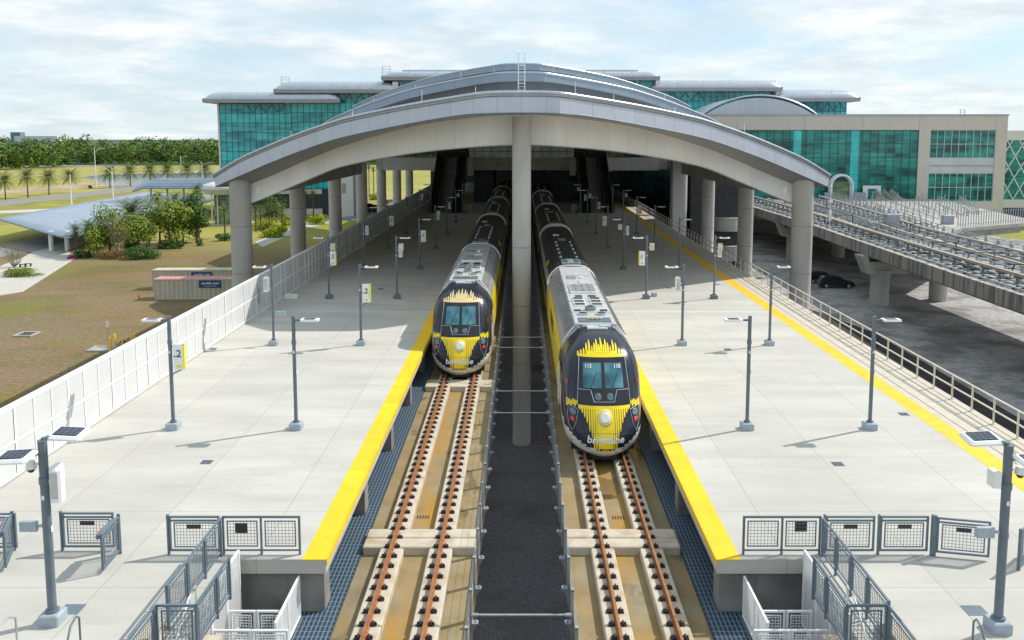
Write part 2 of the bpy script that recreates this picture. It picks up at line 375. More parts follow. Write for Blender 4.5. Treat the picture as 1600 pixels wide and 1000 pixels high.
M['sand'] = mat('sandy bank', (.40, .32, .22), .95, var=.2, scale=.2, c2=(.25, .20, .10), c2s=.1)
M['water'] = mat('pond water', (.09, .115, .105), .12, var=.2, scale=.05, bump=.12, bscale=1.5)
M['gravel'] = mat('grey gravel', (.38, .375, .37), .95, var=.3, scale=1.5, bump=1.0, bscale=9, detail=12, c2=(.20, .19, .175), c2s=.25)
M['mulch'] = mat('dark dirt', (.032, .027, .030), .95, var=.5, scale=.9, bump=1.0, bscale=8, detail=12, c2=(.075, .06, .045), c2s=.3, c2lo=.55, c2hi=.75)
struct('ground', MB().sheet([(-6000,-300,GZ),(6000,-300,GZ),(6000,9000,GZ),(-6000,9000,GZ)]), 'ground')
def flat(name, px, m, dz):
    return struct(name, MB().sheet([at(x, y, GZ)+Vector((0,0,dz)) for x, y in px]), m)
struct('asphalt_lane', MB().sheet([(-6,-20,GZ+.02),(6,-20,GZ+.02),(6,240,GZ+.02),(-6,240,GZ+.02)]), 'asphalt')
struct('dirt_strip', MB().sheet([(16,-20,GZ+.02),(36,-20,GZ+.02),(37.5,50,GZ+.02),(38.5,92,GZ+.02),(31,130,GZ+.02),(16,150,GZ+.02)]), 'mulch')
struct('gravel_yard', MB().sheet([(36,-20,GZ+.012),(120,-20,GZ+.012),(118,120,GZ+.012),(100,192,GZ+.012),(16,192,GZ+.012),(16,120,GZ+.012)]), 'gravel')
flat('lawn', [(-700,335),(0,322),(215,298),(330,290),(345,300),(240,318),(120,338),(0,352),(-700,400)], 'lawn', .02)
flat('path', [(-60,470),(0,462),(36,456),(118,404),(106,392),(150,372),(90,372),(40,400),(-60,440)], 'path', .03)
flat('road', [(-150,405),(0,385),(60,371),(190,340),(240,330),(230,343),(120,372),(60,392),(0,402),(-150,440)], 'road', .036)
flat('footpath', [(-400,350),(0,329.3),(95,325.3),(215,306),(215,308),(100,329.5),(0,333.5),(-400,358)], 'path', .045)
flat('entrance_road', [(-600,352),(0,314),(130,301),(216,289.5),(330,279),(330,284),(216,295.5),(130,308),(0,322),(-600,368)], 'road', .05)
flat('sandy_bank', [(-200,304),(0,297),(90,290.5),(150,283),(160,287),(110,296),(0,304),(-200,312)], 'sand', .05)
flat('pond_bank', [(120,276),(150,271.5),(343,265),(420,264),(420,294),(250,294),(150,292),(158,284)], 'sand', .04)
flat('pond', [(126,277),(160,273),(343,269.5),(420,268),(420,291),(250,290.5),(171,290),(160,286),(152,281)], 'water', .08)
flat('highway', [(-300,262),(60,258.5),(343,253.8),(600,250),(600,252),(343,256),(60,261.5),(-300,266)], 'road', .10)
flat('footpath_beside_lot', [(398,378),(470,352),(535,338),(560,326),(640,312),(640,315),(566,330),(540,343),(478,357),(410,386)], 'path', .03)
flat('parking_lot', [(520,345),(600,318),(640,318),(600,345)], 'road', .034)
# ================================================================== platforms
def platform(side):
    s = side; word = 'left' if s < 0 else 'right'
    xo = 16.95 if s < 0 else 18.75
    t = thing('station_platform', 'pale concrete platform with yellow edge, %s' % ('bounded by the white panel fence' if s < 0 else 'bounded by the beige handrail'), 'platform', (s*11, YE, 0), group='station platforms')
    X = lambda a: s*a
    m = MB(); m.poly([(X(5.235),YE),(X(5.235),215),(X(xo),215),(X(xo),-6),(X(7.55),-6),(X(7.55),YE)], -.40, 0)
    m.build('slab', 'plat', t, True)
    m = MB(); m.poly([(X(6.35),YE+.25),(X(6.35),215),(X(6.75),215),(X(6.75),YE+.6),(X(8.1),YE+.6),(X(8.1),-6),(X(7.75),-6),(X(7.75),YE+.25)], -2.4, -.401)
    m.poly([(X(xo-.15),-6),(X(xo-.15),215),(X(xo-.5),215),(X(xo-.5),-6)], -1.6, -.401)
    for y in [YE+.55+i*6.0 for i in range(20)]: m.box(*sorted((X(5.35), X(6.36))), y-.3, y+.35, -1.7, -.401)
    m.build('wall', 'conc_dark', t, True)
    for k in range(18):
        yy = 2+12*k
        m = MB(); m.box(*sorted((X(6.75), X(xo-.5))), yy, yy+.7, -1.5, -.402); m.build('cross_girder', 'conc', t, True)
        for a in (8.6, xo-1.2): m = MB(); m.cyl(X(a), yy+.35, GZ, -1.5, .45, 16); m.build('pier', 'conc', t, True)
    m = MB(); m.box(*sorted((X(5.225), X(5.86))), YE-.012, 215, -.02, .006)
    m.box(*sorted((X(5.195), X(5.228))), YE-.012, 215, -.16, .006)
    m.build('tactile_strip', 'tact', t, True)
    if s > 0:
        m = MB(); m.box(15.98, 16.74, 2, 215, -.02, .006); tag(m.build('tactile_strip', mat('orange yellow strip', (.86,.50,.012), .6, var=.10, scale=1.5, c2=(.70,.40,.04), c2s=2.0, c2lo=.5, c2hi=.8), t, True), 'yellow tactile strip along the outer side of the platform')
        for a in (17.1, 17.75, 18.4): 
            m = MB(); m.box(a-.02, a+.02, 2, 215, -.01, .005); m.build('joint_strip', 'dark', t, True)
        m = MB(); m.box(16.75, 18.74, 2, 215, -.01, .004); m.build('edge_paving', mat('warm edge paving', (.52, .47, .39), .85, var=.1), t, True)
    for px, py in (((323,722),(333,545),(595,451),(459,443),(490,420),(636,397)) if s < 0 else ((1309,725),(1412,647),(1137,546),(1045,450),(993,395),(1120,444),(960,361))):
        p = at(px, py, 0); m = MB(); m.box(p.x-.19, p.x+.19, p.y-.19, p.y+.19, -.01, .006)
        d = m.build('floor_drain', 'bluegrey', t, True)
        m = MB()
        for k in range(6): m.box(p.x-.16+k*.058, p.x-.14+k*.058, p.y-.16, p.y+.16, 0, .01)
        m.build('slot', 'black', d, True)
    for px, py in (((112,952),) if s < 0 else ((1523,954),)):
        p = at(px, py, 0); m = MB(); m.box(p.x-.25, p.x+.25, p.y-.22, p.y+.22, -.01, .006); m.build('floor_drain', 'bluegrey', t, True)
    return t
PL = platform(-1); PR = platform(1)
# near landing of each stair: grating walk beside the tracks
def grate_mat():
    m, t, b = nodes('walkway grating'); q = NB(m); p, x, y, z = q.pos()
    l = q.math('MAXIMUM', q.line(x, .12, 0, .018), q.line(y, .24, 0, .014))
    q.l.new(q.mix(l, (.020, .042, .065, 1), (.13, .19, .25, 1)), b.inputs['Base Color']); b.inputs['Roughness'].default_value = .6
    return m
M['grate'] = grate_mat()
# ================================================================== tracks
TX = 3.25; FS = .61
def track(s, ymin, ytrain):
    word = 'left' if s < 0 else 'right'
    t = thing('railway_track', 'rusty rails on cream concrete plinths, the track in front of the %s train' % word, 'railway track', (s*TX, 20, RT), group='railway tracks on the viaduct')
    x0, x1 = sorted((s*1.38, s*4.95))
    MB().box(x0, x1, -6, 225, -2.5, -1.66).build('track_slab', 'bed', t, True)
    a0, a1 = sorted((s*4.952, s*6.34)); MB().box(a0, a1, YE+.1, 225, -1.72, -1.6).build('walkway_grating', 'grate', t, True)
    a0, a1 = sorted((s*4.952, s*7.55)); MB().box(a0, a1, -6, YE+.099, -1.72, -1.6).build('walkway_grating', 'grate', t, True)
    beams = [at(800, 843, -1.45).y, at(800, 843, -1.45).y+17.2]
    if s > 0: beams = beams[:1]
    for yb in beams:
        m = MB(); 
        for y0 in (yb-.62, yb+.03): m.bev(x0+.02, x1-.02, y0, y0+.6, -1.66, -1.385, .03)
        m.build('cross_beam', 'plinth', t, True)
    # plinth blocks under each rail, seven fasteners long
    yb = beams[0]; segs = []
    y = yb+.66
    while y < ytrain+10: segs.append((y, y+4.2)); y += 4.26
    y = yb-.65
    while y > 3: segs.append((y-4.2, y)); y -= 4.26
    for rx in (-.7525, .7525):
        cx = s*TX+rx
        for y0, y1 in segs: 
            m = MB(); m.bev(cx-.36, cx+.36, y0, y1, -1.66, -1.40, .03); m.build('plinth', 'plinth', t, True)
        if ytrain+10 < 220: MB().box(cx-.36, cx+.36, max(b for a, b in segs)+.03, 220, -1.66, -1.40).build('plinth', 'plinth', t, True)
        m = MB(); prof = [(-.075,-.172),(.075,-.172),(.075,-.15),(.012,-.13),(.012,-.045),(.037,-.035),(.037,0),(-.037,0),(-.037,-.035),(-.012,-.045),(-.012,-.13),(-.075,-.15)]
        n = len(prof); vs = [(cx+a, yy, RT+b) for yy in (-6, 220) for a, b in prof]
        m.add(vs, [(i,(i+1)%n,n+(i+1)%n,n+i) for i in range(n)], 0); m.m[6] = 1
        m.build('rail', ['rail','railtop'], t, True)
    # fasteners
    proto = None; ys = [ymin+k*FS for k in range(int((ytrain+1.0-ymin)/FS))]
    for rx in (-.7525, .7525):
        for yy in ys:
            if proto is None:
                m = MB(); m.box(-.235,.235,-.08,.08,-1.40-RT,-1.378-RT)
                for k in (-1, 1):
                    m.box(min(k*.08,k*.22), max(k*.08,k*.18), -.07, .07, -1.378-RT, -1.335-RT); m.tube([(k*.14,-.05,-1.33-RT),(k*.14,0,-1.27-RT),(k*.14,.05,-1.33-RT)], .022, 5)
                    m.cyl(k*.20, 0, -1.378-RT, -1.31-RT, .024, 6)
                proto = m.build('rail_fastener', 'clip', t); o = proto
            else: o = proto.copy(); COL.objects.link(o); o.parent = t
            o.location = (rx, yy-20, 0)
    for px, py in (((661,808),) if s < 0 else ((966,809),)):
        p = at(px, py, -1.66); m = MB()
        for k in range(5): m.box(p.x-.2+k*.09, p.x-.16+k*.09, p.y-.12, p.y+.12, -1.66, -1.652)
        m.build('slab_drain', 'black', t, True)
    # supports of the viaduct
    for i in range(12):
        MB().box(*sorted((s*3.4, s*6.6)), 6+18*i, 7.6+18*i, GZ, -2.5).build('pier', 'conc_dark', t, True)
    return t
track(-1, 16.2, at(800, 585, -1.2).y+.4); track(1, 16.2, at(800, 712, -1.2).y+.4)
# ------------------------------------------------------------------ low steel guard along the gap
def gap_guard(s):
    word = 'left' if s < 0 else 'right'
    t = thing('gap_guardrail', 'low galvanised guardrail with bracket feet on the %s lip of the dark gap' % word, 'guardrail', (s*1.36, 16, -1.66), group='guardrails along the central gap')
    proto = None
    for k in range(66):
        y = 14.6+1.78*k
        if proto is None:
            m = MB(); m.box(-.045,.035,-.06,.06,-.55,.88); m.box(-.045,.045,-.06,.06,.86,.90)
            m.box(*sorted((-s*.035, -s*.20)), -.09, .09, -.06, -.03); m.add([(-s*.035,-.01,-.06),(-s*.035,-.01,-.34),(-s*.19,-.01,-.06),(-s*.035,.01,-.06),(-s*.035,.01,-.34),(-s*.19,.01,-.06)], [(0,1,2),(5,4,3),(0,3,4,1),(1,4,5,2),(2,5,3,0)])
            m.ball((-s*.13, 0, .0), .035, 6); proto = o = m.build('post', 'galv', t)
        else: o = proto.copy(); COL.objects.link(o); o.parent = t
        o.location = (0, y-16, 0)
    for z in (.1, .36, .62, .86):
        m = MB(); m.tube([(s*.03,-4,z),(s*.03,116,z)], .005, 5); m.build('cable', 'galv', t)
    m = MB(); m.box(*sorted((s*.035, s*.045)), -3, 116, -.02, .16); m.build('toe_board', 'galv', t)
gap_guard(-1); gap_guard(1)
for i, (py, z) in enumerate(((961,-1.35),(645,-1.35),(611,-1.35),(543,-1.35),(527,-1.35))):
    y = at(800, py, z).y; m = MB(); m.tube([(-1.32,y,z),(1.32,y,z)], .035, 8); m.tube([(-1.32,y,z),(-1.15,y,z)], .055, 8); m.tube([(1.15,y,z),(1.32,y,z)], .055, 8)
    tag(m.build('strut_pipe', 'galv'), 'galvanised pipe spanning the dark gap, %s from the front' % ORD[i], 'pipe', 'pipes braced across the central gap')
# ================================================================== outer fence on the left platform
def left_fence():
    t = thing('panel_fence', 'long white perforated panel fence along the outer edge of the left platform', 'fence', (-16.75, 20, 0))
    M['perf'] = panel_seams((.66, .67, .68), 'perforated white panel', .05, .10, .5, axis=2)
    proto = None; pitch = 1.12
    for k in range(48):
        if proto is None:
            m = MB()
            for b in range(3):
                for r_ in range(2):
                    m.box(-.02, .02, b*pitch+.05, (b+1)*pitch-.05, .12+r_*1.2, 1.2+r_*1.2, 0)
            for b in range(4):
                wv = .055 if b in (0, 3) else .03
                m.box(-.045, .045, b*pitch-wv, b*pitch+wv, .06, 2.45, 1)
            for z in (.06, 1.20, 2.36): m.box(-.04, .04, .056, 3*pitch-.056, z, z+.10, 1)
            proto = o = m.build('fence_panel', ['perf','white'], t)
        else: o = proto.copy(); COL.objects.link(o); o.parent = t
        o.location = (0, -6+3*pitch*k, 0)
    m = MB(); m.box(-.07,.07,-6,155,2.46,2.52); m.build('top_rail', 'white', t)
    for yy in (25.9-20, 53.6-20): 
        m = MB(); m.box(.05,.10, yy, yy+.28, .75, 1.75); m.build('sign_plate', 'poleb', t)
    m = MB(); m.bev(.1,1.0, 39.2,39.6, 0, .28, .02); m.build('junction_box', 'white', t)
left_fence()
def right_rail():
    t = thing('handrail', 'long beige steel handrail on the outer edge of the right platform', 'handrail', (18.55, 20, 0))
    proto = None
    for k in range(98):
        if proto is None:
            m = MB(); m.box(-.03,.03,-.03,.03,0,1.07); m.box(-.09,.09,-.07,.07,0,.02); proto = o = m.build('post', 'steelrail', t)
        else: o = proto.copy(); COL.objects.link(o); o.parent = t
        o.location = (0, -2+1.72*k*.95, 0)
    for z in (.56, 1.07): m = MB(); m.bar((0,-3,z), (0,160,z), .055, .05); m.build('rail', 'steelrail', t)
right_rail()
# ================================================================== round columns
def column(d, off, r, z1, label, z0=GZ, cname='concrete_column'):
    x = off*d/F_PX; y = Yd(d, 2)
    t = thing(cname, label, 'column', (x, y, z0), group='round concrete columns of the station')
    m = MB(); zs = [z0, -4.2, -4.17, -.2, -.17, 3.8, 3.83, z1]
    m.tube([(0,0,z-z0) for z in zs], [r, r, r-.02, r, r, r-.0, r-.0, r], 36)
    for z in (-4.19, -.19, 3.81): m.tube([(0,0,z-z0-.02),(0,0,z-z0+.02)], r+.004, 36, 1, caps=False)
    m.build('shaft', ['conc_col','conc_dark'], t)
    return t
column(58.6, 0, .63, 12.6, 'central round concrete column rising from the dark gap between the trains')
DS = [72.6, 90.8, 109, 127, 145, 163, 181]
for s in (-1, 1):
    for i, d in enumerate(DS):
        z1 = 8.2 if i == 0 else (7.2 if i < 3 else 7.8)
        if s > 0 and i > 3: continue
        side = 'left' if s < 0 else 'right'
        column(d, s*23.7*F_PX/d, .87 if i == 0 else .80, z1, '%s round concrete column from the front in the %s row under the canopy' % (ORD[i], side))
# ================================================================== arched canopies
T_ = [(0,144.5),(55,145.5),(95,151),(190,167),(270,184),(285,188),(340,206.5),(392,227),(445,251),(482,274)]
F_ = [(0,177.5),(55,178.5),(95,181),(190,197),(285,217),(340,235),(392,255),(427,270),(482,294)]
B_ = [(0,179),(95,186),(190,202),(285,230),(340,252),(392,275),(435,292)]
C_ = [(0,227),(95,232),(190,243),(285,262),(340,284),(392,306),(435,323)]
def dfront(t, d0, sl):
    k = t/F_PX; x = k*(d0 - 2.4*sl)/(1 - k*sl) if t > 0 else 0
    return (d0, k*d0) if x < 2.4 else (d0 + (x-2.4)*sl, x)
def curve(tab, d0, sl, n, tmax):
    pts = []
    for i in range(n+1):
        t = tmax*i/n; d, x = dfront(t, d0, sl); z = HC - (smooth_tab(tab, t)-HY)*d/FC
        pts.append(Vector((x, Yd(d, z), z)))
    return pts
NC = 40
cT = curve(T_, 54.4, .77, NC, 482); cF = curve(F_, 54.4, .77, NC, 478); cB = curve(B_, 58.8, .66, NC, 434); cC = curve(C_, 58.8, .66, NC, 434)
def both(c): return [Vector((-p.x, p.y, p.z)) for p in reversed(c)] + list(c[1:])
T1, F1, B1, C1 = both(cT), both(cF), both(cB), both(cC)
def zT(x):       # roof height over x
    x = abs(x)
    for a, b in zip(cT, cT[1:]):
        if x <= b.x: return a.z + (b.z-a.z)*(x-a.x)/(b.x-a.x)
    a, b = cT[-2], cT[-1]; return b.z + (b.z-a.z)*(x-b.x)/(b.x-a.x)
M['fascia2'] = panel_seams((.27, .34, .42), 'blue grey fascia panels', 1.55, .3, .4, .3); M['soffit2'] = panel_seams((.36, .38, .41), 'grey clerestory panels', 1.55, .3, .5)
def canopy(k, name, label, shift, dz, xs, back, low):
    """one arched roof shell: rolled edge, fascia, folded soffit, cream beam, roof deck running back, ceiling"""
    g = lambda P: [Vector((p.x*xs, p.y + shift + abs(p.x)*(xs-1)*.3, p.z + dz)) for p in P]
    T, F, B, C = g(T1), g(F1), g(B1), g(C1)
    t = thing(name, label, 'canopy roof', (0, T[NC].y, T[NC].z), group='stepped arched canopy roofs')
    up = [p + Vector((0, .12, .10)) for p in T]
    m = MB(); m.tube([p + Vector((0,.02,.0)) for p in T], .13, 8); m.build('edge_roll', 'roofmetal', t, True)
    Fq = F if k == 1 else [a + (b-a)*.75 for a, b in zip(T, F)]
    m = MB(); m.strip(Fq, T); m.build('fascia', 'fascia' if k == 1 else 'fascia2', t, True, sol=.05)
    if k > 1: B = [b*1 for b in B]; C = [Vector((c.x, c.y, low(c.x))) for c in C]; B = [Vector((b.x, b.y, max(b.z + .6, c.z+.1))) for b, c in zip(B, C)]
    m = MB(); m.strip(B, Fq); m.build('soffit', 'soffit', t, True, sol=.04)
    m = MB(); m.strip(C, B)
    C2 = [c + Vector((0,.9,0)) for c in C]; m.strip(C2, C); B2 = [b + Vector((0,.9,0)) for b in B]; m.strip(B2, C2)
    m.build('arch_beam' if k == 1 else 'clerestory_wall', 'beam' if k == 1 else 'soffit2', t, True)
    yb = back
    m = MB(); A = up; Bk = [p+Vector((0, yb, 0)) for p in up]; m.strip(A, Bk); m.build('roof_deck', 'roofmetal', t, True, sol=.25)
    Ci = [Vector((b.x, b.y+.9, min(b.z-.1, b.z+.2))) for b in B]; Ck = [p+Vector((0, yb-5, 0)) for p in Ci]
    m = MB(); m.strip(Ck, Ci); m.build('ceiling', 'ceil', t, True, sol=.05)
    if k == 1:
        m = MB(); m.tube([p + Vector((0,-.055,-.22)) for p in T], .035, 5); m.build('drip_edge', 'conc_dark', t, True)
        m = MB(); m.tube([p + Vector((0,-.03,.03)) for p in F], .045, 5); m.build('lower_trim', 'bluegrey', t, True)
        m = MB(); m.tube([p + Vector((0,-.03,.02)) for p in C], .035, 5); m.build('beam_trim', 'conc', t, True)
    # small lightning rods
    for j in (-30,-22,-13,-6,7,12,20,29):
        p = T[NC+j]; m = MB(); h = .9 if j % 2 else .5; m.tube([p+Vector((0,.3,0)), p+Vector((0,.3,h))], .022, 5); m.tube([p+Vector((0,.3,0)), p+Vector((0,.3,.14))], .06, 6); m.build('lightning_rod', 'white', t, True)
    return t
Y1, Y2, Y3 = 0, 43.6, 81.6
c1 = canopy(1, 'arched_canopy', 'lowest and nearest grey arched canopy roof with cream beam, over both trains', 0, 0, 1.0, 49.5, None)
canopy(2, 'arched_canopy', 'second grey arched canopy roof stepping up behind the nearest one', Y2, 4.5, 1.06, 44, lambda x: zT(x/1.0)-.1)
canopy(3, 'arched_canopy', 'highest grey arched canopy roof, behind the other two', Y3, 8.7, 1.16, 62, lambda x: zT(x/1.06)+4.4)
# edge girders of the front canopy
for s in (-1, 1):
    m = MB(); xa = 22.0
    for k in range(3):
        y0, y1 = (72.6, 90.0) if k == 0 else ((91.6, 108.2) if k == 1 else (109.8, 114))
        m.box(*sorted((s*21.2, s*24.0)), y0-.3, y1, 6.45, 8.3)
    m.tf(lambda v: v)
    o = m.build('edge_girder', 'soffit', c1, True)
    m = MB(); m.box(*sorted((s*20.6, s*22.2)), 71.6, 74.2, 6.6, 7.1); m.build('bearing_block', 'beam', c1, True)
# roof ladder
t = thing('roof_ladder', 'tall steel ladder standing against the second canopy roof at its crown', 'ladder', (0, 96.5, 14))
for s in (-1, 1): m = MB(); m.bar((s*.36,0,-.2), (s*.36,0,6.6), .1, .06); m.tube([(s*.36,0,6.6),(s*.36,.6,6.9),(s*.36,1.2,6.2)], .03, 6); m.build('stile', 'white', t)
for k in range(16): m = MB(); m.bar((-.36,0,.2+k*.38), (.36,0,.2+k*.38), .035); m.build('rung', 'white', t)
for z in (3.2, 5.2): m = MB(); m.box(-.42,.42,-.1,.5,z,z+.06); m.build('bracket', 'white', t)
# ================================================================== trains
M['navy'] = mat('navy gloss paint', (.016, .021, .036), .25, var=.2, scale=1.5, spec=.35, coat=.15)
M['silver'] = mat('silver paint', (.74, .74, .73), .35, metal=.1, var=.12, scale=2, coat=.3)
M['tyel'] = mat('train yellow', (.92, .68, .0), .35, var=.08, scale=2, coat=.3)
M['roofg'] = mat('grey train roof', (.34, .34, .335), .45, metal=.4, var=.3, scale=1.6)
M['roofl'] = mat('light roof equipment', (.48, .50, .50), .5, metal=.15, var=.12, scale=3)
M['roofd'] = mat('dark coach roof', (.045, .045, .048), .4, metal=.2, var=.4, scale=1.2)
M['cabglass'] = mat('cab glass', (.03, .13, .18), .06, var=.4, scale=2.5, c2=(.10, .27, .32), c2s=1.3)
M['wsglass'] = mat('windscreen surround', (.018, .02, .026), .1, var=.2)
M['lampwhite'] = mat('headlamp white', (.70, .74, .74), .25, var=.03)
M['lampclear'] = mat('lamp lens', (.10, .17, .20), .1, var=.2, scale=9)
M['redlens'] = mat('red lens', (.75, .02, .04), .3, var=.05)
WZ = [(.02,.98),(.22,1.26),(.45,1.44),(.8,1.56),(1.2,1.60),(2.5,1.60),(3.0,1.56),(3.4,1.47),(3.75,1.28),(4.0,1.02),(4.18,.84),(4.26,.74),(4.30,.55)]
FZ = [(.02,.30),(.15,.05),(.35,-.12),(.6,-.16),(.9,-.10),(1.3,.12),(1.7,.38),(2.1,.66),(2.6,1.02),(3.1,1.40),(3.5,1.72),(3.8,2.04),(4.0,2.4),(4.18,2.95),(4.26,3.35),(4.30,3.7)]
LZ = [(.02,1.7),(.22,2.0),(1.0,2.1),(2.0,1.75),(3.2,1.35),(3.8,1.15),(4.30,.8)]
def nose_y(x, z, off=0.0):
    W = smooth_tab(WZ, z); Lc = lerp_tab(LZ, z); u = min(abs(x)/W, .9999); n = 1.95 + .6*min(1, max(0, z-.1)/1.4)
    return smooth_tab(FZ, z) + Lc*(1 - (1-u**n)**(1/n)) - off
def decal(name, pts, off, m, parent, ndiv=6, th=.012):
    """polygon band given as rows of (xl, xr, z), laid on the nose"""
    mb = MB(); rows = []
    for (xl, xr, z) in pts:
        rows.append([Vector((xl+(xr-xl)*k/ndiv, nose_y(xl+(xr-xl)*k/ndiv, z, off), z)) for k in range(ndiv+1)])
    mb.grid([r for r in rows]); return mb.build(name, m, parent, sol=0)
def disc(name, x, z, r, off, m, parent, r2=None):
    mb = MB(); n = 20; rr = []
    for q in (0.001, .35, .7, 1.0): rr.append([Vector((x+r*q*cos(2*pi*k/n), nose_y(x+r*q*cos(2*pi*k/n), z+r*q*sin(2*pi*k/n), off), z+r*q*sin(2*pi*k/n))) for k in range(n+1)])
    rr.append([v+Vector((0,.03,0)) for v in rr[-1]]); mb.grid(rr); return mb.build(name, m, parent)
def rows(xl0, xr0, z0, xl1, xr1, z1, n=6): return [(xl0+(xl1-xl0)*k/n, xr0+(xr1-xr0)*k/n, z0+(z1-z0)*k/n) for k in range(n+1)]
def bars_mb(specs, off):
    mb = MB()
    for (x0, x1, z0, z1, tip) in specs:
        n = 7; rr = []
        for k in range(n+1):
            z = z0 + (z1-z0)*k/n; q = 1.0
            if tip > 0 and k >= n-1: q = .72 if k == n-1 else .25
            if tip < 0 and k <= 1: q = .72 if k == 1 else .25
            c = (x0+x1)/2; h = (x1-x0)/2*q
            rr.append([Vector((x, nose_y(x, z, off), z)) for x in (c-h, c, c+h)])
        mb.grid(rr)
    return mb
def make_loco(s, yfront, label, pale_top=False, length=21.6):
    t = thing('locomotive', label, 'locomotive', (s*TX, yfront, RT), group='locomotives heading the two trains')
    # body shell as stacked horizontal slices
    zs = [.02,.1,.2,.3,.4,.5,.6,.7,.8,.9,1.0,1.25,1.5,1.8,2.1,2.4,2.7,3.0,3.25,3.45,3.6,3.75,3.88,4.0,4.1,4.18,4.23,4.26,4.29,4.30]
    mb = MB(); rws = []
    us = [sin(pi/2*k/12)*.9995 for k in range(13)]
    ysd = [3.6, 4.4, 5.2, 6.5, 8, 10, 12, 14, 16, 18, 20, length]
    for z in zs:
        W = smooth_tab(WZ, z); f = []
        for u in us: f.append((u*W, nose_y(u*W, z)))
        ye = nose_y(.9999*W, z)
        f.append((W, max(ye, 2.6)))
        for y in ysd: f.append((W, max(y, f[-1][1]+.01)))
        row = [Vector((-x, y, z)) for x, y in reversed(f)] + [Vector((x, y, z)) for x, y in f[1:]]
        rws.append(row)
    mb.grid(rws)
    n = len(rws[0]); mb.add([rws[-1][i] for i in range(n)], [(i, i+1, n-2-i, n-1-i) for i in range(n//2)], 0)
    back = [r[0] for r in rws] + [r[-1] for r in reversed(rws)]; mb.add(back, [tuple(range(len(back)))], 0)
    # livery by area: 0 navy, 1 silver, 2 yellow, 3 grey roof
    for fi, f in enumerate(mb.f):
        c = sum((Vector(mb.v[i]) for i in f), Vector())/len(f); mi = 0
        if c.z < .42+.75*(min(1.6, abs(c.x))/1.6)**2.2: mi = 1
        if abs(c.x) > .9 and c.y > 2.2 and c.z < 1.3 and c.y < 6: mi = 1
        if c.y > 4.3 and c.z > 3.3: mi = 3
        if c.y > 5.3 and .8 < c.z <= 3.3: mi = 2 if (c.y < 19.5) else 3
        if c.y > 2.6 and c.y <= 5.3 and .8 < c.z < 2.6: mi = 1 if c.y + c.z*.8 < 5.6 else 2
        if c.y > 5 and c.z <= .8: mi = 3
        mb.m[fi] = mi
    mb.build('body', ['navy','silver','tyel','roofg'], t)
    # underframe and wheels
    u = MB(); u.box(-1.25, 1.25, 1.2, length-.6, -.0, .5); u.build('underframe', 'black', t)
    for y in (3.2, 5.9, length-5.5, length-2.8):
        for x in (-.75, .75):
            m = MB(); m.tube([(x-.07,y,.46),(x+.07,y,.46)], .46, 20); m.build('wheel', 'rail', t)
    m = MB(); m.box(-.5,.5,.35,1.6,-.12,.2); m.build('coupler_cover', 'black', t)
    # windscreen
    ws = decal('windscreen', rows(-1.04, 1.04, 2.02, -.92, .92, 3.56, 10), .012, 'wsglass', t, 10)
    for k in (-1, 1):
        a, b = sorted((k*.07, k*.80)); a2, b2 = sorted((k*.07, k*.78))
        decal('pane', rows(a, b, 2.56, a2, b2, 3.42, 6), .02, 'cabglass', ws, 6)
        mb = bars_mb([(k*.42-.012, k*.42+.012, 2.45, 3.1, 0)], .035); mb.tf(lambda v: Vector((v.x + (v.z-2.75)*.5*(1), v.y-.01, v.z))); mb.build('wiper', 'black', ws)
        for z, r, m_ in ((2.27, .13, 'lampclear'),):
            disc('marker_lamp', k*.24, z, r, .028, m_, ws)
    mb = MB()
    for xa, za, xb, zb in ((-1.05,2.0,-.93,3.58),(1.05,2.0,.93,3.58),(-1.0,2.50,-.52,2.50),(.52,2.50,1.0,2.50),(-.52,2.50,-.40,2.10),(.52,2.50,.40,2.10),(-.40,2.10,.40,2.10)):
        pts = [Vector((xa+(xb-xa)*k/8, nose_y(xa+(xb-xa)*k/8, za+(zb-za)*k/8, .02), za+(zb-za)*k/8)) for k in range(9)]; mb.tube(pts, .016, 5)
    mb.build('windscreen_trim', 'galv', t)
    # yellow rays above the screen
    top = [(0,.62),(.085,.44),(.17,.58),(.26,.48),(.35,.40),(.46,.55),(.57,.46),(.68,.30),(.79,.24),(.90,.18)]
    sp = []
    for x, h in top:
        for k in ((-1, 1) if x else (1,)): sp.append((k*x*1.06-.037, k*x*1.06+.037, 3.60, 3.60+h*.92, 1))
    mb = bars_mb(sp, .010); mb2 = bars_mb([(-.99+.165*i, -.99+.165*i+.17, 3.60, 3.69, 0) for i in range(12)], .008); mb.add(mb2.v, mb2.f, 0, True)
    mb3 = bars_mb([(-.62+.1*i, -.62+.1*i+.104, 3.66, 3.80, 0) for i in range(12)], .009); mb.add(mb3.v, mb3.f, 0, True)
    mb.build('ray_marking', mat('pale yellow rays', (.80,.62,.30), .4, var=.04) if pale_top else 'tyel', t)
    # rays below the screen running down to the bumper
    sp = []
    low = [(0,.22),(.085,.10),(.17,.28),(.255,.16),(.34,.24),(.425,.30),(.51,.90),(.60,1.10),(.69,1.38),(.78,1.56),(.87,1.70),(.95,1.80)]
    for x, z in low:
        for k in ((-1, 1) if x else (1,)): sp.append((k*x-.033, k*x+.033, z, 1.97, -1))
    mb = bars_mb(sp, .010); mb2 = bars_mb([(-.30+.1*i, -.30+.1*i+.104, 1.0, 1.97, 0) for i in range(6)]+[(-1.02+.12*i, -1.02+.12*i+.124, 1.86, 1.97, 0) for i in range(17)], .009); mb.add(mb2.v, mb2.f, 0, True)
    mb2 = bars_mb([(-.28+.081*i, -.28+.081*i+.083, .50, 1.3, 0) for i in range(7)], .009); mb.add(mb2.v, mb2.f, 0, True)
    mb.build('ray_marking', 'tyel', t)
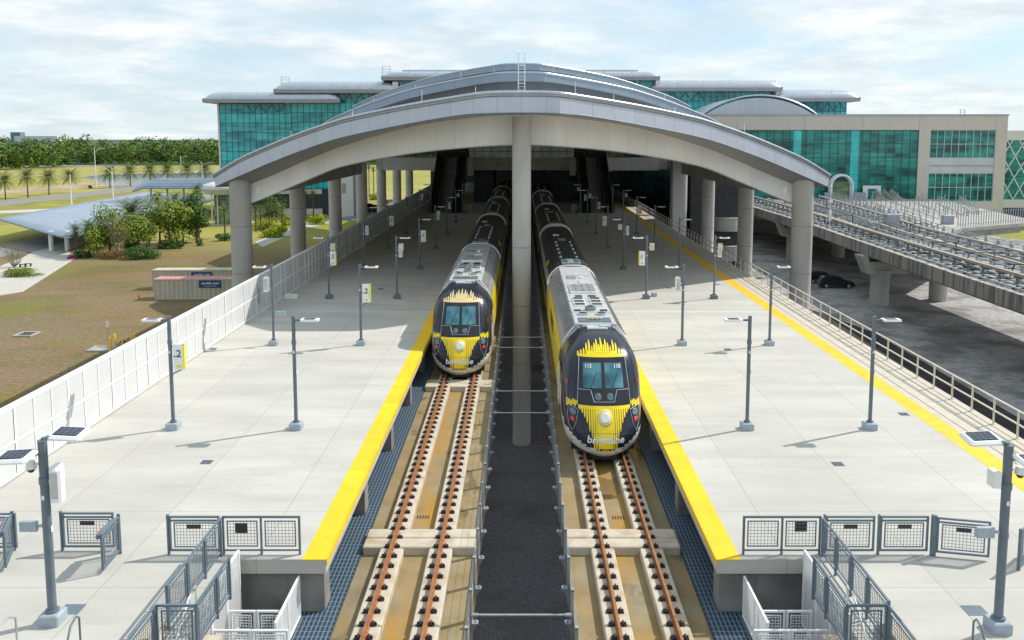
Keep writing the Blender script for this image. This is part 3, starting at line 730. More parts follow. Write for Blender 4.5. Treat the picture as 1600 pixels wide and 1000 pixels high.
    for k in (-1, 1):
        sp = [(k*(1.06+.075*i)-.030, k*(1.06+.075*i)+.030, 1.97-.02*i-(.06 if i % 2 else 0), 2.10-.01*i+.03*(i % 3), 1) for i in range(6)]
        bars_mb(sp, .012).build('ray_marking', 'tyel', t)
        # headlamp pod outline, lamp and red tail lamp
        pts = [(1.02,1.80),(1.36,1.88),(1.44,1.60),(1.38,1.22),(1.26,.98),(1.12,1.30),(1.02,1.80)]
        mb = MB(); P = []
        for (xa, za), (xb, zb) in zip(pts, pts[1:]):
            for j in range(5): x = k*(xa+(xb-xa)*j/5); z = za+(zb-za)*j/5; P.append((x, nose_y(x, z, .012), z))
        P.append(P[0]); mb.tube(P, .014, 5); pod = mb.build('headlight_pod', 'galv', t)
        for x, z, r, m_, nm in ((k*1.22, 1.68, .125, 'lampclear', 'headlight'), (k*1.25, 1.42, .085, 'redlens', 'tail_light')):
            disc(nm, x, z, r, .03, m_, t)
        c = Vector((k*1.42, nose_y(k*1.42, 2.62, .01), 2.62)); mb = MB(); mb.box(c.x-.03, c.x+.03, c.y-.02, c.y+.06, 2.55, 2.72); mb.build('marker_light', 'orange', t)
    disc('headlight_glow_disc', 0, 1.58, .29, .028, mat('pale yellow painted glow', (.80,.68,.25), .4), t); disc('headlight', 0, 1.58, .20, .035, mat('creamy headlight', (.80,.80,.70), .3), t)  # the wider pale yellow disc paints the lamp's glow around it
    # panel gaps of the nose
    def seam(pts, r=.009):
        P = []
        for (xa, za), (xb, zb) in zip(pts, pts[1:]):
            for j in range(8): x = xa+(xb-xa)*j/8; z = za+(zb-za)*j/8; P.append((x, nose_y(x, z, .004), z))
        m = MB(); m.tube(P, r, 4); m.build('panel_gap', 'black', t)
    seam([(-1.3,.80),(-.9,.98),(-.4,1.05),(0,1.07),(.4,1.05),(.9,.98),(1.3,.80)]); seam([(-.36,4.02),(-.36,3.80),(-.28,3.74),(.28,3.74),(.36,3.80),(.36,4.02)])
    for k in (-1, 1): seam([(k*.62,.42),(k*.95,.60),(k*1.2,.86)]); seam([(k*1.08,3.9),(k*1.22,3.4),(k*1.36,2.4),(k*1.42,1.9)])
    for k in (-1, 1):
        m = MB(); 
        for y in (2.9, 4.05, 5.3): m.box(*sorted((k*1.60, k*1.607)), y, y+.015, .5, 3.0)
        m.build('panel_gap', 'black', t)
    m = MB(); m.box(-.9,.9,.9,1.3,-.15,.05); m.tube([(-.55,.6,-.02),(.55,.6,-.02)], .05, 6); m.build('pilot', 'black', t)
    # lettering
    def letter(tx, size, cx, cz, m_, shear=.0, off=.018, bold=.004):
        mb = text_mb(tx, size, shear, .003, bold)
        mb.tf(lambda v: Vector((cx+v.x, nose_y(cx+v.x, cz+v.y, off)-v.z, cz+v.y))); mb.build('lettering', m_, t)
    letter('brightline', .38, 0, .82, 'white', .12, .024, .008)
    if not pale_top:
        for k in (-1, 1): letter('115', .19, k*.58, 3.30, 'white', .0, .03, .006)
    # roof
    m = MB(); m.box(-.70,.70,3.95,4.75,4.255,4.285); m.build('roof_recess', 'black', t)
    m = MB(); m.bev(-.45,.42,3.75,4.35,4.24,4.36,.02); m.box(.1,.6,4.0,4.3,4.28,4.40); m.tube([(-.35,4.5,4.3),(.35,4.5,4.3)], .05, 6); m.build('air_horn_cluster', 'roofl', t)
    body = 'roofl'
    m = MB(); m.bev(-.92,.92,4.8,length-.25,4.20,4.335,.03); m.build('roof_panel', body, t)
    for x in (-1.22, 1.22):
        m = MB(); m.bar((x*1.06, 4.6, 3.66), (x*1.06, length-.3, 3.66), .05, .1); 
        for k in range(26): m.bar((x*.80, 5+.6*k, 4.165), (x*1.10, 5+.6*k, 3.80), .05, .05)
        m.build('roof_rib', 'roofg', t)
    def rbox(nm, x0, x1, y0, y1, h, m_, b=.02): mm = MB(); mm.bev(x0, x1, y0, y1, 4.33, 4.33+h, b); return mm.build(nm, m_, t)
    rbox('roof_hatch', -.72, .72, 5.0, 5.9, .05, 'bluegrey')
    m = MB()
    for k in range(7): m.ball((-.28+.09*k, 5.35+.16*(k % 2), 4.44), .07, 8, 0)
    m.build('roof_fitting', 'offwhite', t)
    for x in (-.42, .42):
        mm = MB(); mm.cyl(x, 6.7, 4.33, 4.42, .27, 20); mm.cyl(x, 6.7, 4.42, 4.43, .20, 20, 1); mm.build('roof_fan', ['roofl','dark'], t)
        for k in range(3):
            rbox('vent_grille', x-.30, x+.30, 8.6+.75*k, 9.2+.75*k, .07, 'silver'); rbox('vent_slot', x-.24, x+.24, 8.68+.75*k, 9.1+.75*k, .085, 'dark', .01)
    m = MB(); m.cyl(0, 7.75, 4.33, 4.52, .26, 20); m.cyl(0, 7.75, 4.52, 4.53, .16, 20, 1)
    m.build('exhaust_stack', ['roofg','black'], t)
    for x0, x1, y0, y1 in ((-.78,-.45,7.45,7.75),(.45,.78,7.45,7.75),(-.5,-.15,11.1,11.45),(.15,.55,11.1,11.45)): rbox('roof_hatch', x0, x1, y0, y1, .04, 'dark', .01)
    g = rbox('cooling_grille', -.70, .70, 12.0, 14.4, .10, 'silver')
    mm = MB()
    for k in range(12): mm.box(-.64,.64,12.12+.19*k,12.19+.19*k,4.43,4.445)
    for x in (-.35, 0, .35): mm.box(x-.02,x+.02,12.1,14.3,4.446,4.46)
    mm.build('grille_bars', 'roofg', g)
    rbox('roof_hatch', -.05, .55, 15.1, 15.9, .07, 'silver'); rbox('roof_hatch', -.65, -.1, 16.6, 17.5, .06, 'roofg'); rbox('roof_hatch', .1, .3, 16.8, 17.0, .12, 'white')
    rbox('roof_hatch', -.6, .6, 18.2, 19.4, .03, 'roofl')
    for y in (7.2, 9.9, 12.3, 14.8, 17.8):
        m = MB(); m.box(-.93,.93,y-.02,y+.02,4.334,4.342); m.build('panel_seam', 'dark', t)
    m = MB(); m.tube([(-1.45,4.9,3.45),(-1.2,4.9,3.86),(-.93,4.9,4.18),(-.80,4.9,4.30)], .04, 6); m.build('roof_edge_trim', 'silver', t); m = MB(); m.tube([(1.45,4.9,3.45),(1.2,4.9,3.86),(.93,4.9,4.18),(.80,4.9,4.30)], .04, 6); m.build('roof_edge_trim', 'silver', t)
    # cab side windows and door outlines
    for k in (-1, 1):
        m = MB(); m.box(*sorted((k*1.585, k*1.612)), 3.0, 3.8, 2.1, 2.9); m.build('cab_side_window', 'wsglass', t)
        m = MB(); 
        for y in (4.2, 4.95): m.tube([(k*1.63,y,.9),(k*1.63,y,2.6)], .02, 6)
        m.build('grab_rail', 'silver', t)
        m = MB(); m.box(*sorted((k*1.59, k*1.606)), 12, 16, 1.6, 2.8); m.build('side_grille', 'dark', t)
    return t
def make_coach(s, y0, label, n, length=25.6):
    t = thing('railway_coach', label, 'railway coach', (s*TX, y0, RT), group='railway coaches behind the locomotives')
    ring = [(1.45,.55),(1.58,.9),(1.60,2.6),(1.56,3.0),(1.47,3.4),(1.28,3.75),(1.02,4.0),(.78,4.14),(.40,4.22)]
    ring = ring + [(-x, z) for x, z in reversed(ring)]
    mb = MB(); ys = [0, .35] + [1.2+k*(length-2.4)/8 for k in range(9)] + [length-.35, length]
    rws = []
    for y in ys:
        q = .96 if y in (0, length) else 1
        rws.append([Vector((x*q, y, z)) for x, z in ring])
    mb.grid(rws)
    mb.add(rws[0], [tuple(range(len(ring)))], 0); mb.add(rws[-1], [tuple(reversed(range(len(ring))))], 0)
    for fi, f in enumerate(mb.f):
        c = sum((Vector(mb.v[i]) for i in f), Vector())/len(f)
        mb.m[fi] = 1 if c.z > 3.2 else 0
    mb.build('body', ['silver','roofd'], t)
    m = MB(); m.tube([(x*1.01, .30, z+.01) for x, z in ring if z > 2.9], .07, 6); m.build('end_frame', 'silver', t); m = MB(); m.tube([(x*1.01, length-.3, z+.01) for x, z in ring if z > 2.9], .05, 6); m.build('end_frame', 'silver', t)
    m = MB(); m.box(-1.2,1.2,.8,length-.8,.0,.56); m.build('underframe', 'black', t)
    m = MB(); m.box(-.75,.75,-.55,.02,.9,3.2); m.build('gangway', 'black', t)
    for k in (-1, 1):
        m = MB(); m.box(*sorted((k*1.585, k*1.612)), 2.6, length-2.6, 1.9, 2.7); m.build('window_band', 'wsglass', t)
        m = MB(); m.box(*sorted((k*1.585, k*1.608)), 3.0+n*2, 9.0+n*2, .95, 1.8); m.build('yellow_band', 'tyel', t)
        for y in (.9, length-1.9): m = MB(); m.box(*sorted((k*1.585, k*1.615)), y, y+.95, .9, 2.9); m.build('door', 'dark', t)
        m = MB(); m.grid([[(k*1.295, y, 3.76), (k*1.50, y, 3.38)] for y in (5.0+n, 6.6+n)]); m.tf(lambda v: v+Vector((k*.012,0,.012))); m.build('roof_marking', 'tyel', t)
    m = MB(); m.bev(-.62,.62,1.2,3.0,4.16,4.30,.03); m.build('air_unit', 'roofg', t)
    for x in (-.38,.38): m = MB(); m.bev(x-.17,x+.17,1.35,2.75,4.30,4.315,.01); m.build('air_unit_fan', 'cabglass', t)
    m = MB(); m.bev(-.3,.3,14,15.3,4.18,4.28,.03); m.build('roof_hatch', 'roofg', t)
    for k in range(5):
        for x in (-.55,.55):
            m = MB(); m.ball((x, 4.4+k*2.1, 4.22), .10, 8); m.build('roof_vent', 'roofl', t)
    m = MB(); m.box(-.6,-.1,17.5,18.2,4.2,4.27); m.build('antenna_plate', 'white', t)
    for y in (3.0, 5.4, length-5.4, length-3.0):
        for x in (-.75,.75): m = MB(); m.tube([(x-.06,y,.46),(x+.06,y,.46)], .45, 14); m.build('wheel', 'rail', t)
    return t
YR = at(955, 712, -1.05).y; YLT = at(715, 584, -1.05).y
make_loco(1, YR, 'nearer yellow and navy locomotive numbered 115 on the right track, stopped in full sun')
make_loco(-1, YLT, 'farther navy locomotive with cream and yellow rays on the left track, beside the canopy shade', True)
for s, y0 in ((1, YR+22.2), (-1, YLT+22.2)):
    for k in range(4):
        make_coach(s, y0+26.3*k, '%s dark roofed coach behind the locomotive of the %s train' % (ORD[k], 'left' if s < 0 else 'right'), k % 2)
# ================================================================== lamp posts
ZP = 0
def lamp(x, y, head, label, sign=None, speaker=None, box=None, camera=False, twin=False, h=4.42, lowbox=None, mark=None):
    t = thing('lamp_post', label, 'lamp post', (x, y, 0), group='grey lamp posts standing on the platforms')
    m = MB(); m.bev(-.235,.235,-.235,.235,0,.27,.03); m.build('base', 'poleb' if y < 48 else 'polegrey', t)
    m = MB(); r = .072 if not twin else .10
    m.tube([(0,0,.27),(0,0,h)], r, 12); m.tube([(0,0,.27),(0,0,.33)], r+.05, 12); m.tube([(0,0,3.35),(0,0,3.5)], r+.02, 12); m.tube([(0,0,h),(0,0,h+.02)], r+.01, 12); m.build('pole', 'polegrey', t)
    m = MB(); m.box(r+.002, r+.01, -.04, .04, 2.2, 2.34); m.box(-.03,.03,-r-.012,-r-.002, 3.0, 3.1); m.build('label_plate', 'white' if not mark else mark, t)
    def headmk(sgn, yy=0, zz=0, L0=.12, ang=0):
        m = MB(); m.bar((0,yy,h-.14+zz),(sgn*.32,yy,h-.14+zz),.07,.07); m.build('arm', 'polegrey', t)
        m = MB(); a, b = sorted((sgn*.30, sgn*.98)); zc = h-.17+zz
        P = [(a,yy-.17),(a+.06,yy-.2),(b-.06,yy-.2),(b,yy-.16),(b,yy+.16),(b-.06,yy+.2),(a+.06,yy+.2),(a,yy+.17)]
        m.poly(P, zc, zc+.075, 0); hd = m.build('lamp_head', 'white', t)
        m = MB(); c0, c1 = sorted((sgn*.42, sgn*.84)); m.box(c0, c1, yy-.13, yy+.13, zc+.076, zc+.088); m.build('top_panel', 'lens', hd)
        m = MB(); m.box(c0, c1, yy-.12, yy+.12, zc-.012, zc-.001); m.build('lens', 'lampclear', hd)
    if not twin: 
        if head: headmk(head)
    else:
        for (px_, ang_) in ((-1, 0), (1, 0)):
            m = MB(); s2 = -px_*head; zc = h - (.30 if px_ < 0 else .02) + .05
            m.bar((0,0,zc),(s2*.22,px_*.30,zc+.02),.09,.09); m.build('arm', 'polegrey', t)
            cx, cy = (s2*.42, px_*.36)
            q = MB(); q.bev(cx-.39, cx+.39, cy-.31, cy+.31, zc-.02, zc+.07, .05); q.tf(lambda v: Vector((v.x, v.y, v.z + (v.y-cy)*.10 + (v.x-cx)*(-.05 if s2 > 0 else .05)))); hd = q.build('lamp_head', 'white', t)
            q = MB(); q.bev(cx-.28, cx+.28, cy-.22, cy+.22, zc+.075, zc+.09, .02); q.tf(lambda v: Vector((v.x, v.y, v.z + (v.y-cy)*.10 + (v.x-cx)*(-.05 if s2 > 0 else .05)))); q.build('top_panel', 'lens', hd)
            q = MB(); 
            for k in range(5): q.box(cx-.27+k*.13, cx-.265+k*.13, cy-.22, cy+.22, zc+.091, zc+.094)
            for k in range(4): q.box(cx-.28, cx+.28, cy-.19+k*.12, cy-.185+k*.12, zc+.091, zc+.094)
            q.tf(lambda v: Vector((v.x, v.y, v.z + (v.y-cy)*.10 + (v.x-cx)*(-.05 if s2 > 0 else .05)))); q.build('panel_grid', 'galv', hd)
    if sign:
        sx = sign; q = MB(); a, b = sorted((sx*.12, sx*.50)); zc = 2.35
        q.box(a, b, -.04, .04, zc, zc+1.0); sg = q.build('track_sign', 'white', t)
        e0, e1 = sorted((sx*.505, sx*.56)); q = MB(); q.box(e0, e1, -.06, .10, zc+.02, zc+1.02); q.build('side_panel', mat('sign lime', (.45,.68,.02), .5, var=.3, scale=3, c2=(.85,.75,.02), c2s=2.2, c2lo=.45, c2hi=.5), sg)
        q = text_mb('2' if x < 0 else '1', .40, 0, .003, .004); q.tf(lambda v: Vector((sx*.34+v.x, -.046-v.z, zc+.62+v.y))); q.build('number', 'dark', sg)
        q = text_mb('TRACK', .075, 0, .003, .001); q.tf(lambda v: Vector((sx*.31-.10+v.x*.8, -.046-v.z, zc+.52+v.y))); q.build('lettering', 'dark', sg)
        q = MB(); ax, az = sx*.32, zc+.14
        q.add([(ax-.10,-.045,az+.04),(ax-.10,-.045,az-.04),(ax,-.045,az-.04),(ax,-.045,az-.10),(ax+.11,-.045,az),(ax,-.045,az+.10),(ax,-.045,az+.04)], [(0,1,2,3,4,5,6)]); q.build('arrow', 'yellow', sg)
        q = MB(); q.bar((0,0,zc-.2),(sx*.45,0,zc+.02),.07,.05); q.bar((0,0,zc+.9),(sx*.14,0,zc+.9),.06,.05); q.build('bracket', 'polegrey', sg)
    if speaker:
        sx = speaker; q = MB(); q.bev(sx*.30-.13, sx*.30+.13, -.16, .12, 2.95, 3.75, .05); q.bar((0,0,3.4),(sx*.2,0,3.4),.06,.06); q.build('speaker', 'white', t)
        q = MB(); q.bev(sx*.30-.09, sx*.30+.09, -.172, -.161, 3.05, 3.65, .004); q.build('speaker_grille', mat('speaker mesh', (.5,.5,.5), .6), t)
    if box:
        sx = box; q = MB(); q.bev(sx*.34-.17, sx*.34+.17, -.12, .12, 3.42, 3.90, .02); q.bar((0,0,3.6),(sx*.2,0,3.6),.05,.05); q.build('junction_box', 'offwhite', t)
    if lowbox:
        sx = lowbox; q = MB(); lz = .6 if twin else 0; q.bev(sx*.42-.26+lz*.1, sx*.42+.26-lz*.1, -.06, .06, 1.62+lz, 1.86+lz, .01); q.bar((0,0,1.74+lz),(sx*.2,0,1.74+lz),.05,.05); q.build('notice_panel', 'poleb', t)
    if camera:
        sx = camera
        q = MB(); q.bar((0,0,h-.55),(sx*.26,-.05,h-.50),.05,.05); q.tube([(sx*.26,-.05,h-.62),(sx*.26,-.05,h-.45)], [.12,.09], 12); q.ball((sx*.26,-.05,h-.64), .085, 10, 1); q.build('camera', ['white','dark'], t)
        q = MB(); q.bar((0,0,h-.75),(-sx*.2,.12,h-.72),.05,.05); q.bev(-sx*.25-.09,-sx*.25+.09,-.1,.22,h-.95,h-.58,.02); q.build('camera', 'white', t)
    return t
rowY = [at(800, 215+v-.0, 0).y for v in (455, 325, 251.5)]
dy = (rowY[2]-rowY[0])/2; rowY = [rowY[0]+dy*i for i in range(9)]
XO, XI = 13.47, 8.72
def w_(s, i, inner): return '%s row, %s platform, %s' % (ORD[i], 'left' if s < 0 else 'right', 'track side' if inner else 'outer side')
spec = {  # (side, row, inner): options
 (-1,0,0): dict(head=-1, sign=1), (-1,0,1): dict(head=1), (1,0,1): dict(head=-1), (1,0,0): dict(head=1),
 (-1,1,0): dict(head=-1, speaker=-1, lowbox=1, mark='orange'), (-1,1,1): dict(head=1, sign=1), (1,1,1): dict(head=-1, speaker=-1), (1,1,0): dict(head=1, mark='yellow'),
 (-1,2,0): dict(head=-1, box=1, sign=1), (-1,2,1): dict(head=1, speaker=1, box=1), (1,2,1): dict(head=-1, box=1, sign=-1), (1,2,0): dict(head=1, speaker=1, box=1),
 (-1,3,0): dict(head=-1, speaker=1), (-1,3,1): dict(head=1, sign=1), (1,3,1): dict(head=-1, box=-1, speaker=1), (1,3,0): dict(head=1),
 (-1,4,0): dict(head=-1, sign=1), (-1,4,1): dict(head=1, speaker=1, box=1), (1,4,1): dict(head=-1, sign=-1), (1,4,0): dict(head=1),
 (-1,5,0): dict(head=0), (-1,5,1): dict(head=1, speaker=1), (1,5,1): dict(head=-1, speaker=1), (1,5,0): dict(head=1, sign=1),
 (-1,6,0): dict(head=1, speaker=1, box=1), (-1,6,1): dict(head=1, box=1), (1,6,1): dict(head=-1, speaker=-1, box=1), (1,6,0): dict(head=1, box=1),
 (-1,7,0): dict(head=-1), (-1,7,1): dict(head=1), (1,7,1): dict(head=-1, box=-1), (1,7,0): dict(head=1),
}
def desc(o):
    d = []
    if o.get('sign'): d.append('track sign')
    if o.get('speaker'): d.append('white speaker')
    if o.get('box'): d.append('cream box')
    return ('lamp post with ' + ' and '.join(d)) if d else 'plain lamp post'
for (s, i, inner), o in spec.items():
    lamp(s*(XI if inner else XO), rowY[i], label=desc(o)+', '+w_(s, i, inner), **o)
lamp(-10.9, at(85, 972, 0).y, -1, 'tall lamp post with two solar heads and white cameras at the near left', speaker=1, camera=-1, lowbox=-1, twin=True, h=4.35)
lamp(10.9, at(1557, 984, 0).y, 1, 'tall lamp post with two solar heads and dome cameras at the near right', camera=1, lowbox=-1, twin=True, h=4.35)
for px, py, lb in ((1023-1, 463, 'small grey utility box on the right platform beside the lamp post with cream box'),):
    p = at(px, py, 0); m = MB(); m.bev(-.2,.2,-.15,.15,0,.26,.02); o = m.build('utility_box', 'poleb'); o.location = p; tag(o, lb, 'box')
# ================================================================== gates and guardrails at the platform ends
def mesh_panel(m, w_, z0, z1, x0=0, step=.085, r=.0045, mi=0):
    n = max(1, int(w_/step)); k = max(1, int((z1-z0)/step))
    for i in range(1, n): m.box(x0+w_*i/n-r, x0+w_*i/n+r, -r, r, z0, z1, mi)
    for i in range(1, k): z = z0+(z1-z0)*i/k; m.box(x0, x0+w_, -r, r, z-r, z+r, mi)
def frame(m, x0, x1, z0, z1, w_=.045, d_=.03, mi=0):
    m.box(x0, x0+w_, -d_, d_, z0, z1, mi); m.box(x1-w_, x1, -d_, d_, z0, z1, mi)
    m.box(x0+w_, x1-w_, -d_+.002, d_-.002, z1-w_, z1, mi); m.box(x0+w_, x1-w_, -d_+.002, d_-.002, z0, z0+w_, mi)
def gate(loc, rz, w_, label, m_='bluegrey', pushbar=False, plate=True, mirror=1):
    t = thing('steel_gate', label, 'gate', loc, rz, group='mesh gates at the near ends of the platforms')
    m = MB(); frame(m, 0, w_, .10, 1.08, .046, .03); m.box(.055,w_-.055,-.02,.02,.93,.975); m.build('frame', m_, t)
    m = MB(); frame(m, .12, w_-.12, .20, .90, .03, .014); mesh_panel(m, w_-.24, .20, .90, .12); m.build('mesh_infill', m_, t)
    m = MB(); m.box(-.06,-.01,-.04,.04,0,1.12); m.build('post', m_, t)
    if plate: m = MB(); m.box(w_*.36, w_*.64, -.045, -.037, .74, .86); m.build('name_plate', 'dark', t)
    if pushbar:
        m = MB(); m.bev(.08, w_-.02, -.16, -.04, .93, 1.05, .03); m.build('push_bar', m_, t); m = MB(); m.box(w_*.45, w_*.85, -.175, -.161, .95, 1.03); m.build('warning_strip', 'red', t)
    return t
def rail_run(pts, name, label, m_='bluegrey', h=1.08, z0=0, cat='guardrail', posts=None, plates=()):
    """guardrail of mesh bays along ground points; each bay is a part"""
    o = Vector(pts[0]); t = thing(name, label, cat, o, group='mesh guardrails round the stairs')
    for i, (a, b) in enumerate(zip(pts, pts[1:])):
        a = Vector(a); b = Vector(b); d = b-a; Ln = Vector((d.x, d.y, 0)).length; ang = math.atan2(d.y, d.x); sl = d.z/Ln
        m = MB(); m.box(0, .048, -.03, .03, 0, h)
        m.box(.048, Ln, -.025, .025, h-.05, h); m.box(.048, Ln, -.018, .018, .10, .14)
        frame(m, .12, Ln-.07, .22, h-.13, .03, .014); mesh_panel(m, Ln-.19, .22, h-.13, .12)
        if i == len(pts)-2: m.box(Ln, Ln+.055, -.035, .035, 0, h)
        m.tf(lambda v: Vector((a.x-o.x + v.x*cos(ang)-v.y*sin(ang), a.y-o.y + v.x*sin(ang)+v.y*cos(ang), a.z-o.z+v.z+v.x*sl)))
        bay = m.build('mesh_bay', m_, t)
        if i in plates:
            m = MB(); m.box(Ln*.35, Ln*.68, -.045, -.038, .62, .90); m.tf(lambda v: Vector((a.x-o.x + v.x*cos(ang)-v.y*sin(ang), a.y-o.y + v.x*sin(ang)+v.y*cos(ang), a.z-o.z+v.z))); m.build('plate', 'dark', bay)
    return t
G0 = at(800, 866, 0).y
for s in (-1, 1):
    side = 'left' if s < 0 else 'right'
    rail_run([(s*8.07, G0, 0), (s*7.05, G0, 0), (s*6.02, G0, 0)] if s > 0 else [(-8.07, G0, 0), (-7.05, G0, 0), (-6.02, G0, 0)], 'stair_guardrail', 'blue grey mesh guardrail with square plate across the end of the %s platform' % side, plates=(0,))
    ys = [G0-.1, G0-1.25, G0-2.4, G0-3.55] if s < 0 else [G0-.1, G0-1.1, G0-2.1, G0-3.1, G0-4.2]
    rail_run([(s*8.08, y, 0) for y in ys], 'stair_guardrail', 'blue grey mesh guardrail running toward the viewer beside the %s stair' % side)
    # box-shaped guard over the stair head
    yb = at(800, 945, 1.07).y
    rail_run([(s*8.0, yb, 0), (s*7.12, yb, 0), (s*7.12, yb+1.25, 0), (s*7.12, yb+2.1, 0)], 'stair_guardrail', 'small blue grey mesh guard boxed round the head of the %s stair' % side)
    rail_run([(s*8.0, yb-.05, 0), (s*8.0, yb-1.6, 0)], 'stair_guardrail', 'nearest blue grey mesh bay on top of the %s parapet' % side)
    # parapet wall
    m = MB(); m.box(*sorted((s*8.16, s*8.5)), yb-6, yb+.5, -.3, .34); m.add([(s*8.16,yb+.5,.34),(s*8.5,yb+.5,.34),(s*8.16,yb+1.0,0.01),(s*8.5,yb+1.0,0.01),(s*8.16,yb+.5,0),(s*8.5,yb+.5,0)], [(0,1,3,2),(0,2,4),(1,5,3)])
    tag(m.build('parapet_wall', 'plinth'), 'pale concrete parapet with sloped end beside the %s stair' % side, 'parapet')
    # white screens in the stair pit
    zf = -1.58
    t = thing('mesh_screen', 'tall white mesh screen along the outer wall of the %s stair pit' % side, 'screen', (s*7.42, YE-.4, zf), group='white mesh screens in the stair pits')
    for k in range(3):
        m = MB(); frame(m, 0, 1.0, 0, 2.05, .05, .03); mesh_panel(m, 1.0, .05, 2.0, 0, .07, .006); m.tf(lambda v: Vector((v.y, -1.0-1.03*k+v.x, v.z))); m.build('panel', 'white', t)
    t = thing('mesh_screen', 'low white mesh screen beside the grating walk of the %s stair pit' % side, 'screen', (s*5.95, YE-.05, zf), group='white mesh screens in the stair pits')
    for k in range(2):
        m = MB(); frame(m, 0, 1.1, 0, 1.15, .05, .03); mesh_panel(m, 1.1, .05, 1.1, 0, .07, .006); m.tf(lambda v: Vector((v.y+s*.22*(-(-1.1-1.13*k+v.x))*0, -1.1-1.13*k+v.x, v.z))); m.build('panel', 'white', t)
    for j, (y, xa, xb, zt, lb) in enumerate(((YE-1.4, 6.0, 7.35, .95, 'farther'), (YE-2.5, 5.55, 7.35, 1.1, 'nearer'))):
        t = thing('mesh_gate', '%s white mesh gate across the foot of the %s stair pit' % (lb, side), 'gate', (s*xa if s > 0 else -xb, y, zf), group='white gates across the stair pits')
        for k in range(2):
            w2 = (xb-xa)/2-.03; m = MB(); frame(m, 0, w2, .05, zt, .05, .03); frame(m, .10, w2-.10, .16, zt-.12, .025, .012); mesh_panel(m, w2-.2, .16, zt-.12, .10, .07, .006); m.tf(lambda v: v+Vector((k*(xb-xa)/2,0,0))); m.build('leaf', 'white', t)
    # stair flight
    t = thing('concrete_stair', 'concrete stair going down from the %s platform between mesh guards' % side, 'stair', (s*7.0, yb, 0), group='concrete stairs at the platform ends')
    m = MB()
    for k in range(9): m.box(*sorted((s*7.55, s*6.9)), yb+.9-.28*(k+1), yb+.9-.28*k, -1.6, -.17*(k+1))
    m.build('flight', 'plinth', t, True)
    m = MB(); m.tube([(s*7.5,yb+1.0,.0),(s*7.5,yb+1.0,.95),(s*7.5,yb+.6,.9),(s*7.5,yb-1.4,-.5)], .025, 8); m.build('handrail', 'white', t, True)
# gates
gate((-9.50, G0, 0), 0, 1.36, 'blue grey mesh gate closed beside the guardrail at the left platform end', plate=True)
gate((at(100,860,0).x, at(100,860,0).y, 0), 0, 1.40, 'closed leaf of the free standing blue grey gate at the left')
p = at(187, 866, 0); q = at(161, 897, 0); gate((p.x, p.y, 0), math.atan2(q.y-p.y, q.x-p.x), (q-p).length, 'gate leaf swung open toward the viewer with red strip, third from the left edge', pushbar=True, plate=False)
p = at(22, 861, 0); q = at(9, 893, 0); gate((p.x, p.y, 0), math.atan2(q.y-p.y, q.x-p.x), (q-p).length, 'gate leaf swung open with red strip cut by the left edge of the picture', pushbar=True, plate=False)
gate((at(-50,870,0).x, p.y, 0), 0, 1.15, 'gate leaf almost wholly beyond the left edge of the picture')
gate((at(1290,868,0).x, G0, 0), 0, 1.32, 'closed blue grey gate next to the stair guardrail on the right platform', plate=True)
gate((at(1375,868,0).x, G0, 0), 0, 1.30, 'closed blue grey gate in the middle of the right gate row', plate=True)
p = at(1462, 868, 0); q = at(1545, 876, 0); gate((p.x, p.y, 0), math.atan2(q.y-p.y, q.x-p.x), (q-p).length, 'blue grey gate standing slightly ajar at the right end of the gate row', plate=True)
m = MB(); m.box(-.05,.05,-.05,.05,0,1.14); o = m.build('gate_post', 'bluegrey'); o.location = (p.x-.10, p.y, 0); tag(o, 'stout blue grey post between the middle gate and the ajar gate', 'post')
p = at(1592, 890, 0); q = at(1625, 860, 0); gate((p.x, p.y, 0), math.atan2(q.y-p.y, q.x-p.x), (q-p).length, 'blue grey gate leaf cut by the right edge of the picture', plate=False)
def loop_rail(px, py, px2, py2, label, m_):
    a = at(px, py, 0); b = at(px2, py2, 0); b = a + (b-a)
    m = MB(); m.tube([(0,0,0),(0,0,.62),(.0+(b.x-a.x)*.2,(b.y-a.y)*.2,.74),((b.x-a.x)*.6,(b.y-a.y)*.6,.70),((b.x-a.x),(b.y-a.y),.35),((b.x-a.x)*1.0,(b.y-a.y)*1.0,-.1)], .024, 8)
    o = m.build('stair_rail', m_); o.location = a; tag(o, label, 'handrail')
loop_rail(27, 1006, -30, 1050, 'bare steel stair rail end at the bottom left corner', 'galv')
loop_rail(126, 1006, 104, 1040, 'small blue grey rail loop near the foot of the left twin lamp', 'bluegrey')
loop_rail(1519, 1012, 1540, 1040, 'small blue grey rail loop near the foot of the right twin lamp', 'bluegrey')
# ================================================================== concourse over the platforms
def sub_box(name, m_, t, *a): m = MB(); m.box(*a); return m.build(name, m_, t, True)
YB = Yd(141, 7)
t = thing('concourse', 'raised concourse with pale floor edge and dark glass wall crossing over both platforms', 'concourse', (0, YB, 5.9))
for x0, x1 in ((-22.7,-14.8),(14.8,22.7)): sub_box('floor_edge', 'band', t, x0, x1, YB, YB+.4, 5.85, 7.95)
sub_box('floor_edge', 'band', t, -8.0, 8.0, YB+1, YB+1.4, 5.85, 7.95)
for s in (-1, 1):
    a, b = sorted((s*14.8, s*13.9)); sub_box('landing_wall', 'beige', t, a, b, YB-.3, YB+1, 5.7, 8.0)
    a, b = sorted((s*8.0, s*8.9)); sub_box('landing_wall', 'beige', t, a, b, YB-.3, YB+1.4, 5.0, 8.0)
    a, b = sorted((s*4.9, s*8.3)); sub_box('dark_room_box', 'dark', t, a, b, YB+8, YB+26, 0, 5.6)  # charcoal boxes carry the darkness of the rooms in their colour
    a, b = sorted((s*7.6, s*8.3)); sub_box('landing_pier', 'beige', t, a, b, YB-12, YB-11, 0, 1.2)
    sub_box('pier', 'beige', t, *sorted((s*14.3, s*15.0)), YB+6, YB+7, 0, 5.85)
